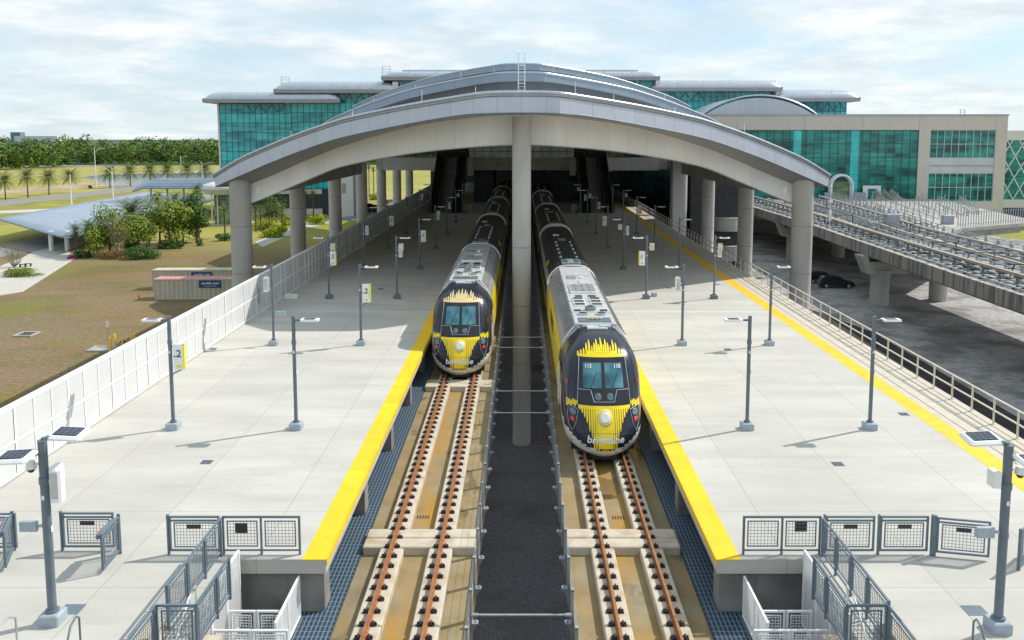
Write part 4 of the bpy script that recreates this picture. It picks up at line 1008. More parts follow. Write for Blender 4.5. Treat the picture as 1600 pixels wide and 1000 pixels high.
sub_box('floor_slab', 'conc', t, -24, 24, YB+.45, 236, 6.0, 7.9)
m = MB()
for k in range(34): x = -23.2+k*1.4; m.box(x-.04, x+.04, YB+1.2, YB+1.32, 7.95, 14)
m.build('mullion', 'black', t, True)
sub_box('glass_wall', 'glassD', t, -23.3, 23.3, YB+1.35, YB+1.45, 7.95, 14)
for x in (-11.3, 11.3): sub_box('doorway', 'black', t, x-2.6, x+2.6, YB+.9, YB+1.19, 7.95, 10.8)
sub_box('handrail', 'mull', t, -22.6, 22.6, YB+.1, YB+.16, 8.9, 8.98)
sub_box('dark_backdrop', 'dark', t, -24, 24, 226, 227, -10, 6)  # charcoal sheet stands in for the darkness under the concourse
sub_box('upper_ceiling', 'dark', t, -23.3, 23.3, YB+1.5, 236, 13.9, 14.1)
for s, wd in ((-1,'left'), (1,'right')):
    for j, (xc, nm) in enumerate(((13.1, 'outer'), (9.7, 'inner'))):
        x = s*xc; y0, y1 = Yd(128, 0), YB+.2
        e = thing('escalator', '%s escalator of the pair on the %s platform, black with pale edge strips' % (nm, wd), 'escalator', (x, y0, 0), group='escalators up to the concourse')
        def slab(nm_, x0, x1, za, zb, m_):
            m = MB(); m.add([(x0,y0,za),(x1,y0,za),(x0,y1,8+za),(x1,y1,8+za),(x0,y0,zb),(x1,y0,zb),(x0,y1,8+zb),(x1,y1,8+zb)], [(0,2,3,1),(4,5,7,6),(0,1,5,4),(2,6,7,3),(0,4,6,2),(1,3,7,5)]); return m.build(nm_, m_, e, True)
        slab('truss', x-.75, x+.75, -.9, .02, 'black'); slab('balustrade', x-.75, x-.55, .02, 1.0, 'black'); slab('balustrade', x+.55, x+.75, .02, 1.0, 'black')
        slab('handrail', x-.76, x-.54, 1.0, 1.08, 'dark'); slab('edge_strip', x+s*.755-.02, x+s*.755+.02, -.6, .5, 'offwhite'); slab('handrail', x+.54, x+.76, 1.0, 1.08, 'dark')
        m = MB()
        for k in range(30): m.box(x-.5, x+.5, y0+(y1-y0)*k/30, y0+(y1-y0)*(k+1)/30-.02, 8*k/30-.2, 8*k/30+.12)
        m.build('steps', 'dark', e, True)
    x = s*11.4; y0, y1 = Yd(128, 0), YB+.2
    e = thing('staircase', 'grey straight staircase between the two escalators on the %s platform' % wd, 'stair', (x, y0, 0), group='staircases up to the concourse')
    m = MB()
    for k in range(44): m.box(x-.9, x+.9, y0+(y1-y0)*k/44, y0+(y1-y0)*(k+1)/44+.04, 8*k/44-.5, 8*(k+1)/44)
    m.build('steps', 'conc_dark', e, True)
# right side wall of the covered hall, pier and stair drums
t = thing('side_building', 'side wall in painted shade with green glass and pale pier along the right platform', 'building', (26, 130, GZ))
sub_box('wall', 'dark', t, 25.6, 33, Yd(130,0), 226, GZ, 7.9)  # the wall's shade is put into its charcoal colour
for k in range(6): sub_box('window', 'glassC', t, 25.45, 25.58, 132+9*k, 138+9*k, .5, 5.5)
sub_box('pier', 'wallwhite', t, 20.6, 22.0, Yd(117,0), Yd(118.5,0), GZ, 8.2)
sub_box('downpipe', 'bluegrey', t, 20.2, 20.45, Yd(116.8,0), Yd(117,0), GZ, 8.2)
tt = atd(1134, 340, 131)
t = thing('stair_tower', 'curved concrete stair drums between the right columns', 'stair tower', (tt.x, tt.y, GZ))
for z0, z1 in ((-2.9, -.9), (-7.4, -5.2)):
    m = MB(); m.cyl(0, 0, z0-GZ, z1-GZ, 2.1, 32); m.cyl(0,0,z1-GZ-.02, z1-GZ+.06, 2.14, 32, 1); m.build('landing', ['conc','conc_col'], t)
m = MB(); m.cyl(0, 0, 0, 7.4, .75, 20); m.build('column', 'conc', t)
for a in (-1.5, 0, 1.4): m = MB(); m.bar((a, .3, 9.0), (a-1.1, 1.8, 12.0), .12, .9); m.build('stair_stringer', 'plinth', t)
m = MB(); m.box(-2.3, 2.3, 1.0, 6, 0, 2.6); m.build('base_wall', 'conc', t)
# ================================================================== glass terminal behind
def facade(t, x0, x1, z0, z1, y, pattern, vx=1.62, hz=2.6, mm='mull'):
    z = z1; k = 0
    while z > z0+.05:
        zb = max(z0, z-hz); sub_box('glass_band', pattern[k % len(pattern)], t, x0, x1, y, y+.2, zb, z); z = zb; k += 1
    m = MB(); n = max(1, round((x1-x0)/vx))
    for i in range(n+1): x = x0+(x1-x0)*i/n; m.box(x-.05, x+.05, y-.10, y-.004, z0, z1)
    zz_ = z1
    while zz_ > z0: m.box(x0, x1, y-.08, y-.006, zz_-.10, zz_+.05); zz_ -= hz
    m.build('mullion', mm, t, True)
def nose_roof(t, x0, x1, y, zb, zt, depth=30, over=4.0):
    """standing seam roof with a rolled eave and rolled ends"""
    h = zt-zb; prof = [(-over, zb), (-over-.15, zb+.9), (-over+.2, zb+1.3)] + [(-over+.2+h*2.2*(1-cos(a)), zb+1.3+(h-1.3)*sin(a)) for a in (pi/16*i for i in range(1, 9))] + [(depth, zt)]
    rws = []
    for dx, q in ((0,.30),(.5,.55),(1.3,.80),(2.4,.95),(3.6,1.0)): rws.append((x0+dx, q))
    rws += [(x1-dx, q) for dx, q in ((3.6,1.0),(2.4,.95),(1.3,.80),(.5,.55),(0,.30))]
    G = [[Vector((x, y+a, zb + (z-zb)*(q if i > 1 else 1) if z > zb+1.0 else z)) for i, (a, z) in enumerate(prof)] for x, q in rws]
    m = MB(); m.grid(G, 0); m.build('roof', 'roofmetal', t, True)
    m = MB(); m.box(x0+.1, x1-.1, y-over-.12, y-over+.05, zb-.25, zb+.9); m.box(x0+.1, x1-.1, y-over+.05, y+depth, zb-.24, zb-.02); m.build('eave', 'soffit', t, True)
    n = int((x1-x0)/7)
    for i in range(1, n): x = x0+(x1-x0)*i/n; m = MB(); m.cyl(x, y-over+.8, zb+1.5, zb+2.2, .12, 6); m.build('roof_anchor', 'galv', t, True)
D0 = 235; YT = Yd(D0, 18)
def X0(px, d=D0): return (px-VX)*d/F_PX
def Z0(py, d=D0): return HC-(py-HY)*d/FC
t = thing('terminal_building', 'long glass terminal in teal panes under stepped silver roofs, behind the canopy', 'building', (0, YT, GZ))
BA = ['glassB','glassA','glassB','glassB','glassB','glassA','glassB','glassB']
facade(t, X0(343), X0(455), -3, Z0(162), YT, BA)
facade(t, X0(455), X0(531), -3, Z0(146), YT, BA); facade(t, X0(531), X0(622), 6.1, Z0(146), YT, BA)
facade(t, X0(622), X0(1027), 4, Z0(126), YT, BA)
facade(t, X0(1027), X0(1212), 4, Z0(143), YT, BA)
facade(t, X0(1212), X0(1322), 4, Z0(159), YT, BA)
nose_roof(t, X0(325), X0(536), YT, Z0(160), Z0(143)); nose_roof(t, X0(433), X0(626), YT+1, Z0(145), Z0(126)); nose_roof(t, X0(598), X0(1029), YT+2, Z0(125), Z0(111))
nose_roof(t, X0(1015), X0(1217), YT+1, Z0(142), Z0(124.5)); nose_roof(t, X0(1205), X0(1335), YT, Z0(158), Z0(139.5))
sub_box('roof_monitor', 'glassA', t, X0(624), X0(1001), YT+10, YT+22, Z0(112), Z0(106.5)-.3); sub_box('monitor_cap', 'roofmetal', t, X0(622), X0(1003), YT+9.5, YT+22.5, Z0(106.5)-.3, Z0(106.5)+.2)
for x0, x1, ya, yb_ in ((449,457,147,162),(616,624,129,146),(1022,1029,127,143),(1208,1214,143,159)): sub_box('end_fin', 'wallwhite', t, X0(x0), X0(x1), YT-2.5, YT-.11, Z0(yb_), Z0(ya))
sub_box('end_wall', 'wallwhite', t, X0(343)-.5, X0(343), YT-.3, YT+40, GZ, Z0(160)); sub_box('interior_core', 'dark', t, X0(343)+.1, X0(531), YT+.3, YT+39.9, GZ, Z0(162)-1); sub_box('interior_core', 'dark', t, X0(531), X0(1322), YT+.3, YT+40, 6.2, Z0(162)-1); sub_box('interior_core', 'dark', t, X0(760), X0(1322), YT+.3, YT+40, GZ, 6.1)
for xa, xb, zt in ((343, 430, -3), (430, 500, -3)): 
    sub_box('base_band', 'beige', t, X0(xa), X0(xb), YT-.05, YT+.25, zt-1.3, zt)
    sub_box('base_band', 'beige', t, X0(xa), X0(xb), YT-.05, YT+.25, GZ, GZ+1.6)
sub_box('base_wall', 'wallwhite', t, X0(531), X0(556), YT-6, YT-.2, GZ, 4.5); sub_box('louvre', 'conc', t, X0(538.5), X0(545), YT-6.1, YT-6.01, Z0(300), Z0(285))
for x, y in ((441, 124), (601, 107), (1210, 130)):
    m = MB(); a = X0(x); z = Z0(y)
    for k in (-1, 1): m.box(a+k*1.1-.06, a+k*1.1+.06, YT+3.9, YT+4.1, z-3.2, z+.9)
    for k in range(4): m.box(a-1.04, a+1.04, YT+3.95, YT+4.05, z-1.6+k*.8, z-1.5+k*.8)
    m.build('roof_ladder', 'galv', t, True)
# truss diagonals seen behind the top glass band
for x0, x1, z in ((385, 445, 162), (492, 600, 146), (1030, 1100, 143), (1220, 1320, 159)):
    n = int((x1-x0)/9); m = MB()
    for i in range(n):
        a, b = X0(x0+(x1-x0)*i/n), X0(x0+(x1-x0)*(i+1)/n); zt = Z0(z)-.3; zl = zt-2.1
        m.bar((a, YT-.03, zl if i % 2 else zt), (b, YT-.03, zt if i % 2 else zl), .05, .22)
    m.build('roof_truss', 'mull', t, True)
# ================================================================== barrel roofed hall and beige building at right
t = thing('barrel_hall', 'pale metal barrel vault roof behind the beige building', 'building', (X0(1190,208), Yd(208,16), 8))
m = MB(); xa, xb = X0(1085,208), X0(1288,208); rws = []
for k in range(25): 
    u = -1+k/12; x = (xa+xb)/2+(xb-xa)/2*u; z = 15+(Z0(149,208)-15)*(1-u*u)**.85; rws.append([Vector((x, Yd(208,16)+yy, z)) for yy in (0, 3, 9, 15, 22)])
m.grid(rws); m.build('roof', 'roofmetal', t, True)
m = MB(); fr = [r[0]+Vector((0,.1,-.6)) for r in rws]; m.add(fr+[Vector((xb, fr[0].y, 8)), Vector((xa, fr[0].y, 8))], [tuple(range(len(fr)+2))]); m.build('gable_wall', panel_seams((.50,.52,.55), 'grey gable panels', 1.6, .3), t, True, sol=.2)
m = MB(); m.tube([r[0] for r in rws], .25, 6); m.build('roof_edge', 'roofmetal', t, True)
D1 = 190; Y_1 = Yd(D1, 5)
def X1(px): return (px-VX)*D1/F_PX
def Z1(py): return HC-(py-HY)*D1/FC
t = thing('office_building', 'beige flat roofed building with large green glass wall, right of the canopy', 'building', (X1(1300), Y_1, GZ))
xl, xr = X1(1035), X1(1571); zt = Z1(181)
sub_box('wall', 'beige', t, xl, xr, Y_1, Y_1+55, Z1(203), zt)
sub_box('wall', 'beige', t, xl, xr, Y_1, Y_1+55, Z1(344), Z1(315.5))
sub_box('wall', 'beige', t, X1(1434), X1(1452), Y_1, Y_1+2, Z1(315.5), Z1(203)); sub_box('wall', 'beige', t, X1(1553.5), xr, Y_1, Y_1+54, Z1(315.5), Z1(203))
sub_box('wall', 'beige', t, xl, X1(1072), Y_1, Y_1+2, Z1(315.5), Z1(203))
sub_box('interior', 'dark', t, X1(1072), X1(1553), Y_1+2.2, Y_1+50, Z1(316), Z1(202.5))
sub_box('base_wall', 'conc', t, xl, X1(1400), Y_1+2, Y_1+40, GZ, Z1(344))
for px in (1400, 1450, 1500, 1556): sub_box('pillar', 'beige', t, X1(px)-1.2, X1(px)+1.2, Y_1+.3, Y_1+2.8, GZ, Z1(344))
sub_box('undercroft_wall', 'dark', t, X1(1400), xr-.5, Y_1+14, Y_1+50, GZ, Z1(344))
m = MB(); m.box(xl-.1, xr+.15, Y_1-.12, Y_1+55.1, zt, zt+.35); m.build('parapet_cap', 'alu', t, True)
facade(t, X1(1072), X1(1434), Z1(315.5), Z1(203), Y_1+.35, ['glassC'], 1.8, 3.0)
for px in (1245, 1335): sub_box('inner_column', 'glassA', t, X1(px)-.9, X1(px)+.9, Y_1+.22, Y_1+.34, Z1(315), Z1(204))
for ya, yb_ in ((203, 247), (270.5, 315.5)):
    w0 = sub_box('window', 'glassC', t, X1(1452), X1(1553.5), Y_1+.35, Y_1+.5, Z1(yb_), Z1(ya))
    m = MB(); n = 9
    for i in range(n+1): x = X1(1452)+(X1(1553.5)-X1(1452))*i/n; m.box(x-.07, x+.07, Y_1+.22, Y_1+.344, Z1(yb_), Z1(ya))
    for z in (Z1(ya)-.1, (Z1(ya)+Z1(yb_))/2, Z1(yb_)+.05): m.box(X1(1452), X1(1553.5), Y_1+.24, Y_1+.34, z-.07, z+.07)
    m.build('window_frame', 'mullw', w0, True)
sub_box('spandrel', panel_seams((.60,.62,.63), 'pale spandrel', 1.6, .25), t, X1(1452), X1(1553.5), Y_1+.2, Y_1+.5, Z1(270.4), Z1(247.1)); sub_box('spandrel_ledge', 'alu', t, X1(1452), X1(1553.5), Y_1+.05, Y_1+.19, Z1(259.2), Z1(258))
m = MB()
for px in (1090, 1150, 1255, 1345, 1434, 1552): m.box(X1(px)-.03, X1(px)+.03, Y_1-.006, Y_1+.01, Z1(203), zt)
m.build('wall_joint', 'conc_dark', t, True)
# ladder on its roof
m = MB(); a = X1(1521)
for k in (-1, 1): m.box(a+k*.5-.05, a+k*.5+.05, Y_1+6, Y_1+6.1, zt, zt+1.6)
for k in range(3): m.box(a-.45, a+.45, Y_1+6.02, Y_1+6.08, zt+.4+k*.5, zt+.48+k*.5)
m.build('roof_ladder', 'galv', t, True)
# portal and door at deck level
m = MB(); r0, r1 = 2.0, 2.35; zc = Z1(290); xc = X1(1313)
pr = [(xc-r1, Z1(318)), (xc-r1, zc)] + [(xc-r1*cos(a), zc+r1*sin(a)) for a in (pi*i/12 for i in range(1, 12))] + [(xc+r1, zc), (xc+r1, Z1(318))]
m.tube([(x, Y_1-1.5, z) for x, z in pr], .28, 8); m.tube([(x, Y_1-.3, z) for x, z in pr], .28, 8); m.build('portal_arch', 'white', t, True)
sub_box('portal_door', 'glassD', t, xc-2, xc+2, Y_1-.2, Y_1-.05, Z1(318), zc+1)
sub_box('door_frame', 'white', t, X1(1349), X1(1377), Y_1-.4, Y_1-.05, Z1(318), Z1(290)); sub_box('door', 'glassC', t, X1(1357), X1(1371), Y_1-.5, Y_1-.41, Z1(317), Z1(295))
sub_box('railing_panel', 'galv', t, X1(1285), X1(1300), Y_1-2, Y_1-1.9, Z1(316), Z1(300)); sub_box('railing_panel', 'galv', t, X1(1330), X1(1349), Y_1-2, Y_1-1.9, Z1(316), Z1(300))
for k in range(3): m = MB(); m.bar((X1(1362+12*k), Y_1-2.2, Z1(306)+1.2), (X1(1376+13*k), Y_1-7, Z1(322)), .25, 1.0); m.build('stair_stringer', 'conc', t, True)
t = thing('lattice_building', 'green glass building with white diamond lattice at the far right edge', 'building', (115, Yd(205,5), GZ))
yl = Yd(205, 5); X2 = lambda px: (px-VX)*205/F_PX; Z2 = lambda py: HC-(py-HY)*205/FC
sub_box('glass_wall', 'glassC', t, X2(1566), X2(1760), yl, yl+.3, Z2(312), Z2(219)); sub_box('wall', 'wallwhite', t, X2(1566), X2(1760), yl-.2, yl+40, Z2(219), Z2(204)); sub_box('wall', 'wallwhite', t, X2(1566), X2(1760), yl-.2, yl+40, Z2(325), Z2(312))
sub_box('core', 'dark', t, X2(1570), X2(1756), yl+.4, yl+38, GZ, Z2(219.2))
m = MB()
for k in range(-8, 14):
    x = X2(1566)+k*3.0
    for sg in (-1, 1):
        a = Vector((x, yl-.05, Z2(312))); b = Vector((x+sg*8.2, yl-.05, Z2(219)))
        lo, hi = X2(1566), X2(1760)
        def cl(p, q):
            if p.x < lo: return p+(q-p)*((lo-p.x)/(q.x-p.x))
            if p.x > hi: return p+(q-p)*((hi-p.x)/(q.x-p.x))
            return p
        if max(a.x, b.x) <= lo or min(a.x, b.x) >= hi: continue
        a2, b2 = cl(a, b), cl(b, a); m.bar(a2, b2, .04, .2)
m.build('lattice', 'white', t, True)
# ================================================================== people mover guideway
ZD = -2.3
t = thing('elevated_guideway', 'long concrete guideway viaduct with stained edge and flared piers, right of the station', 'viaduct', (44, 60, GZ))
ya, yb_ = 40, Y_1-1
def stain_mat():
    m, tt_, b = nodes('rain stained concrete'); q = NB(m); p, x, y, z = q.pos()
    st = q.ramp(q.noise(q.mapping(p, (1, 1.6, .12)), 1.2, 5), .42, .62); base = q.mix(st, (.42, .40, .36, 1), (.17, .155, .135, 1))
    q.l.new(base, b.inputs['Base Color']); b.inputs['Roughness'].default_value = .9; return m
M['stain'] = stain_mat()
edge = [(44.8, yb_), (44.6, 132), (43.4, 104), (42.6, 84), (42.4, 70), (42.6, ya)]
far_ = [(59.0, ya), (58.5, 118), (66, 128), (84, 138), (92, yb_)]
m = MB(); m.poly(edge+far_, ZD-.55, ZD); m.build('deck', 'conc', t, True)
m = MB(); off = [(x+1.7, y) for x, y in edge]+[(57.2, ya), (56.8, 119), (64, 130), (82, 140), (88, yb_)]; m.poly(off, ZD-2.0, ZD-.552); m.build('girder', 'conc', t, True)
m = MB(); A = [Vector((x-.06, y, ZD-1.25)) for x, y in edge]; Bq = [Vector((x-.06, y, ZD+.22)) for x, y in edge]; m.strip(A, Bq); m.strip(Bq, [b+Vector((.5,0,0)) for b in Bq]); m.strip([a+Vector((.6,0,0)) for a in A], A); m.strip([b+Vector((.5,0,0)) for b in Bq],[a+Vector((.6,0,0)) for a in A]); m.build('edge_beam', 'stain', t, True)
for k, d in enumerate((71, 109, 150, 186)):
    x = 45.6 + (2 if k > 1 else 0); y = Yd(d, -6); 
    m = MB(); m.tube([(x,y,GZ),(x,y,-6.4),(x,y,-5.4)], [1.15,1.15,1.55], 28); m.build('pier', 'conc_col', t, True)
    m = MB(); m.add([(x-3.0,y-1.1,ZD-1.3),(x-2.0,y-1.1,-5.9),(x+3,y-1.1,-5.9),(x+6,y-1.1,ZD-2.01),(x-1.9,y-1.1,ZD-2.01),(x-1.9,y-1.1,ZD-1.3),
                     (x-3.0,y+1.1,ZD-1.3),(x-2.0,y+1.1,-5.9),(x+3,y+1.1,-5.9),(x+6,y+1.1,ZD-2.01),(x-1.9,y+1.1,ZD-2.01),(x-1.9,y+1.1,ZD-1.3)],
                    [(0,1,2,3,4,5),(11,10,9,8,7,6),(0,6,7,1),(1,7,8,2),(2,8,9,3),(5,11,6,0)]); m.build('pier_head', 'conc_col', t, True)
    x2 = x+9; m = MB(); m.tube([(x2,y+3,GZ),(x2,y+3,ZD-2)], 1.15, 24); m.build('pier', 'conc_col', t, True)
m = MB()
for x in (50, 55.5): m.box(x-1.1, x+1.1, ya, yb_-2, ZD+.004, ZD+.16)
m.build('running_slab', 'path', t, True)
def ex(y):   # x of the near edge at y
    for (xa_, y_a), (xb2, y_b) in zip(edge, edge[1:]):
        if y_b <= y <= y_a: return xb2+(xa_-xb2)*(y-y_b)/(y_a-y_b)
    return edge[-1][0]
random.seed(3); M['gbeam'] = mat('weathered guide beam', (.36, .31, .26), .8, var=.2, scale=1.5)
rails_ = [(2.6, 1.15, 'beam'), (4.6, .6, 'beam'), (6.4, 1.0, 'pipe'), (8.2, .7, 'beam'), (9.6, 1.2, 'pipe'), (11.4, 1.15, 'beam'), (13.4, 1.3, 'pipe'), (14.8, 1.2, 'pipe'), (1.2, .25, 'low')]
for i, (o_, h_, kd) in enumerate(rails_):
    y = ya+1; pts = []
    while y < yb_-6: pts.append(Vector((ex(y)+o_*(1 if y < 118 else 1+.010*(y-118)), y, ZD))); y += 3.0
    m = MB()
    if kd == 'beam':
        for a, b in zip(pts, pts[1:]): m.bar(a+Vector((0,0,h_)), b+Vector((0,0,h_)), .42, .26)
    elif kd == 'low':
        for a, b in zip(pts, pts[1:]): m.bar(a+Vector((0,0,.3)), b+Vector((0,0,.3)), .12, .12)
    else:
        for z in (h_, h_*.6, h_*.3):
            for a, b in zip(pts, pts[1:]): m.bar(a+Vector((0,0,z)), b+Vector((0,0,z)), .07, .07)
    g = thing('guide_beam' if kd == 'beam' else 'deck_handrail', ('pale running beam on dark posts, ' if kd == 'beam' else 'thin steel handrail on the guideway, ')+ORD[sorted(r_[0] for r_ in rails_).index(o_)]+' line from the near edge of the guideway', 'guide beam' if kd == 'beam' else 'handrail', pts[0], group='beams and handrails along the guideway')
    m.build('beam' if kd == 'beam' else 'rail', 'gbeam' if kd == 'beam' else 'galv', g, True)
    p0 = None
    for a in pts:
        if p0 is None:
            m = MB(); m.box(-.09, .09, -.09, .09, 0, h_-.14 if kd == 'beam' else h_)
            if kd == 'beam': m.box(-.25, 1.1, -.06, .06, .30, .42); m.box(-.35, .35, -.12, .12, h_-.26, h_-.135)
            p0 = o = m.build('post', 'bluegrey' if kd == 'beam' else 'galv', g)
        else: o = p0.copy(); COL.objects.link(o); o.parent = g
        o.location = a-pts[0]
# denser steelwork on the wide far part of the deck
for k in range(9):
    m = MB(); x0 = 52+k*3.6; yy = 124+k*3.4
    for z in (.5, .9, 1.3): m.bar((x0, yy, ZD+z), (x0+4+k, yb_-8, ZD+z), .08, .08)
    for j in range(12):
        q = j/11; a = Vector((x0, yy, ZD)).lerp(Vector((x0+4+k, yb_-8, ZD)), q); m.box(a.x-.07, a.x+.07, a.y-.07, a.y+.07, ZD, ZD+1.3+(.9 if (j+k) % 5 == 0 else 0))
    m.build('deck_handrail', 'galv', t, True)
for k in range(26):
    a = Vector((46+random.random()*12, 52+random.random()*85, ZD)); m = MB(); m.bev(a.x-.3-.3*random.random(), a.x+.4, a.y-.5, a.y+.5, ZD, ZD+.4+random.random()*.5); m.build('track_equipment', random.choice(['galv','dark','poleb','conc']), t, True)
for k in range(46):
    y = 46+k*2.9; x0 = ex(y)+1.0; m = MB(); m.bar((x0,y,ZD+.18),(x0+13.6,y+.5*random.random(),ZD+.18),.14,.14)
    if k % 3 == 0: m.bar((x0+3,y,ZD+.2),(x0+3.4,y,ZD+1.5),.1,.1); m.bar((x0+3.4,y,ZD+1.5),(x0+6,y,ZD+1.5),.08,.08); m.bar((x0+6,y,ZD+.2),(x0+6,y,ZD+1.5),.1,.1)
    if k % 4 == 1: m.bar((x0+9,y,ZD+.2),(x0+9,y,ZD+1.7),.12,.12); m.bar((x0+9,y,ZD+1.6),(x0+12,y,ZD+1.6),.08,.08)
    m.build('cross_member', random.choice(['galv','bluegrey','dark']), t, True)
for o_ in (2.0, 3.3, 5.2, 7.1, 9.0, 10.6, 12.4):
    m = MB(); q_ = [Vector((ex(y)+o_, y, ZD+.34+.1*(o_ % 2))) for y in range(46, 184, 6)]; m.tube(q_, .06, 5); m.build('power_rail', 'galv', t, True)
for px, py, w2, h2 in ((1255, 352, 2.2, 1.9), (1393, 357, 2.0, 2.2), (1480, 350, 1.6, 1.4)):
    a = at(px, py, ZD); m = MB(); m.bev(a.x-w2/2, a.x+w2/2, a.y-.6, a.y+.6, ZD, ZD+h2, .05); tag(m.build('equipment_cabinet', 'galv', t, True))
# access fence pickets and small stair far right on the deck
m = MB()
for k in range(36): x = 66+k*.55; y = 129+k*.3; m.box(x-.05, x+.05, y-.05, y+.05, ZD, ZD+2.4)
m.bar((66,129,ZD+2.1),(85.2,139.5,ZD+2.1),.06,.06); m.bar((66,129,ZD+.4),(85.2,139.5,ZD+.4),.06,.06); m.build('picket_fence', 'galv', t, True)
a = at(1295, 380, 0); p = atd(1294, 383, 140)
q = thing('mast', 'slim white mast rising from the guideway beside the canopy tip', 'mast', (44.9*1.0, Yd(125,-2), ZD)); m = MB(); m.tube([(0,0,0),(0,0,6.4)], .07, 8); m.ball((0,0,6.5), .16, 8); m.build('pole', 'white', q); m = MB(); m.bev(-.2,.2,-.15,.15,1.5,3.0); m.bev(-.3,.3,-.1,.1,4.1,4.5); m.build('equipment_box', 'white', q)
# ================================================================== vegetation
def leafmat(name, a, b_, rough=.6, s1=.35, s2=5.0):
    m, t, b = nodes(name); q = NB(m); p, x, y, z = q.pos()
    g = q.n.new('ShaderNodeObjectInfo')
    f = q.noise(p, s1, 4); h = q.noise(p, s2, 3)
    c = q.mix(q.ramp(f, .35, .65), (*a, 1), (*b_, 1)); c = q.mix(.5, c, q.ramp(h, .3, .7, (.25,.25,.25,1), (.8,.8,.8,1)), 'OVERLAY')
    q.l.new(c, b.inputs['Base Color']); b.inputs['Roughness'].default_value = rough; b.inputs['Specular IOR Level'].default_value = .25
    return m
M['leaf1'] = leafmat('green leaves', (.10,.16,.015), (.24,.30,.03))
M['leaf2'] = leafmat('dark green leaves', (.045,.11,.02), (.10,.18,.03))
M['leaf3'] = leafmat('yellow green leaves', (.22,.30,.01), (.40,.46,.02))
M['leaf4'] = leafmat('olive leaves', (.10,.10,.035), (.17,.15,.07))
M['leaf5'] = leafmat('forest leaves', (.035,.09,.016), (.155,.235,.03), s1=.045, s2=.6)
M['frond'] = leafmat('palm fronds', (.075,.12,.025), (.18,.22,.06))
M['drythatch'] = leafmat('dry fronds', (.22,.14,.05), (.35,.24,.10))
M['bark'] = mat('bark', (.14,.105,.075), .95, var=.3, scale=6, bump=.6, bscale=20)
M['twig'] = mat('pale twigs', (.26,.22,.17), .95, var=.2, scale=4)
M['pink'] = mat('magenta flowers', (.35,.03,.10), .7, var=.3, scale=8)
rnd = random.random
def leaves(mb, c, rx, ry, rz, n, size, lumps=9, seed=None, flat_=0.0, mi=0):
    L_ = []
    for _ in range(lumps):
        while True:
            v = Vector((rnd()*2-1, rnd()*2-1, rnd()*2-1))
            if v.length < 1: break
        v = v*.68; L_.append((v, .28+.22*rnd()))
    for _ in range(n):
        v, r = random.choice(L_)
        d = Vector((random.gauss(0,1), random.gauss(0,1), random.gauss(0,1)+.25)).normalized()
        p = v + d*r*(.75+.35*rnd())
        P = Vector((c[0]+p.x*rx, c[1]+p.y*ry, c[2]+p.z*rz))
        nrm = (d*.8 + Vector((rnd()-.5, rnd()-.5, rnd()-.2))*1.3).normalized()
        a = nrm.cross(Vector((rnd()-.5, rnd()-.5, rnd()-.5))).normalized(); b = nrm.cross(a); s = size*(.6+.8*rnd())
        mb.add([P-a*s*.5, P+b*s*.32, P+a*s*.5, P-b*s*.32], [(0,1,2,3)], mi)
    return mb
def limbs(mb, h0, rx, rz, cz, r, n=6):
    for k in range(n):
        a = 2*pi*k/n+rnd(); q = .5+.35*rnd(); e = Vector((cos(a)*rx*q, sin(a)*rx*q, cz+rz*(rnd()-.25)*.9))
        s0 = Vector((0,0,h0*(.75+.25*rnd()))); mid = s0.lerp(e, .5)+Vector((0,0,-.1*rz*rnd()))
        mb.tube([s0, mid, e], [r*.5, r*.3, r*.08], 5)
def broad(px, py, w_px, h_px, label, leaf='leaf1', n=2600, size=.42, group='broadleaf trees in the planting bed', name='tree', loc=None, bare=False):
    p = at(px, py, GZ) if loc is None else Vector(loc); d = FC*(HC-GZ)/(py-HY) if loc is None else 1
    h = h_px*d/FC if loc is None else h_px; w = w_px*d/F_PX if loc is None else w_px
    t = thing(name, label, 'tree' if name == 'tree' else 'shrub', p, rnd()*6, group)
    m = MB(); r = max(.08, h*.022); hb = h*.28
    if bare:
        for k in range(26):
            a = 2*pi*rnd(); q = .3+.7*rnd(); e = Vector((cos(a)*w/2*q, sin(a)*w/2*q, h*(.65+.35*rnd()))); b = e*.45+Vector((0,0,-.1*h)); b.z = max(b.z, .1)
            m.tube([(0,0,0), b*.5, b, e], [.05,.04,.03,.012], 4)
            for _ in range(5):
                s0 = b.lerp(e, rnd()); m.tube([s0, s0+Vector(((rnd()-.5), (rnd()-.5), .3+rnd()*.7))*(w*.22)], [.018,.006], 3)
        m.build('branches', 'twig', t); m = MB(); leaves(m, (0,0,h*.66), w/2, w/2, h*.36, int(n*.35), size*.55, 8); m.build('crown', leaf, t); return t
    m.tube([(0,0,0),(.05,0,hb*.5),(0,.05,hb),(0,0,h*.6)], [r*1.3, r, r*.85, r*.3], 8); limbs(m, hb, w/2, h*.4, h*.6, r, 7); m.build('trunk', 'bark', t)
    m = MB(); leaves(m, (0,0,h*.60), w*.60, w*.60, h*.46, n, size, 13); leaves(m, (0,0,h*.35), w*.5, w*.5, h*.25, n//4, size, 6); m.build('crown', leaf, t)
    return t
def frond(mb, a, el, Ln, droop, wd, nl=11, mi=0):
    o = Vector((0,0,0)); pts = []; e = el
    for k in range(nl+1):
        pts.append(o.copy()); o = o + Vector((cos(a)*cos(e), sin(a)*cos(e), sin(e)))*(Ln/nl); e -= droop/nl
    sd = Vector((-sin(a), cos(a), 0))
    for k in range(1, nl):
        q = k/nl; wv = wd*(sin(pi*min(1, q*.9+.12))**.7); dr = (pts[k+1]-pts[k]).normalized()
        for s in (-1, 1):
            tip = pts[k]+sd*s*wv+dr*wv*.55+Vector((0,0,-.25*wv)); mb.add([pts[k], pts[k]+dr*(Ln/nl)*.5, tip], [(0,1,2)], mi)
    return mb
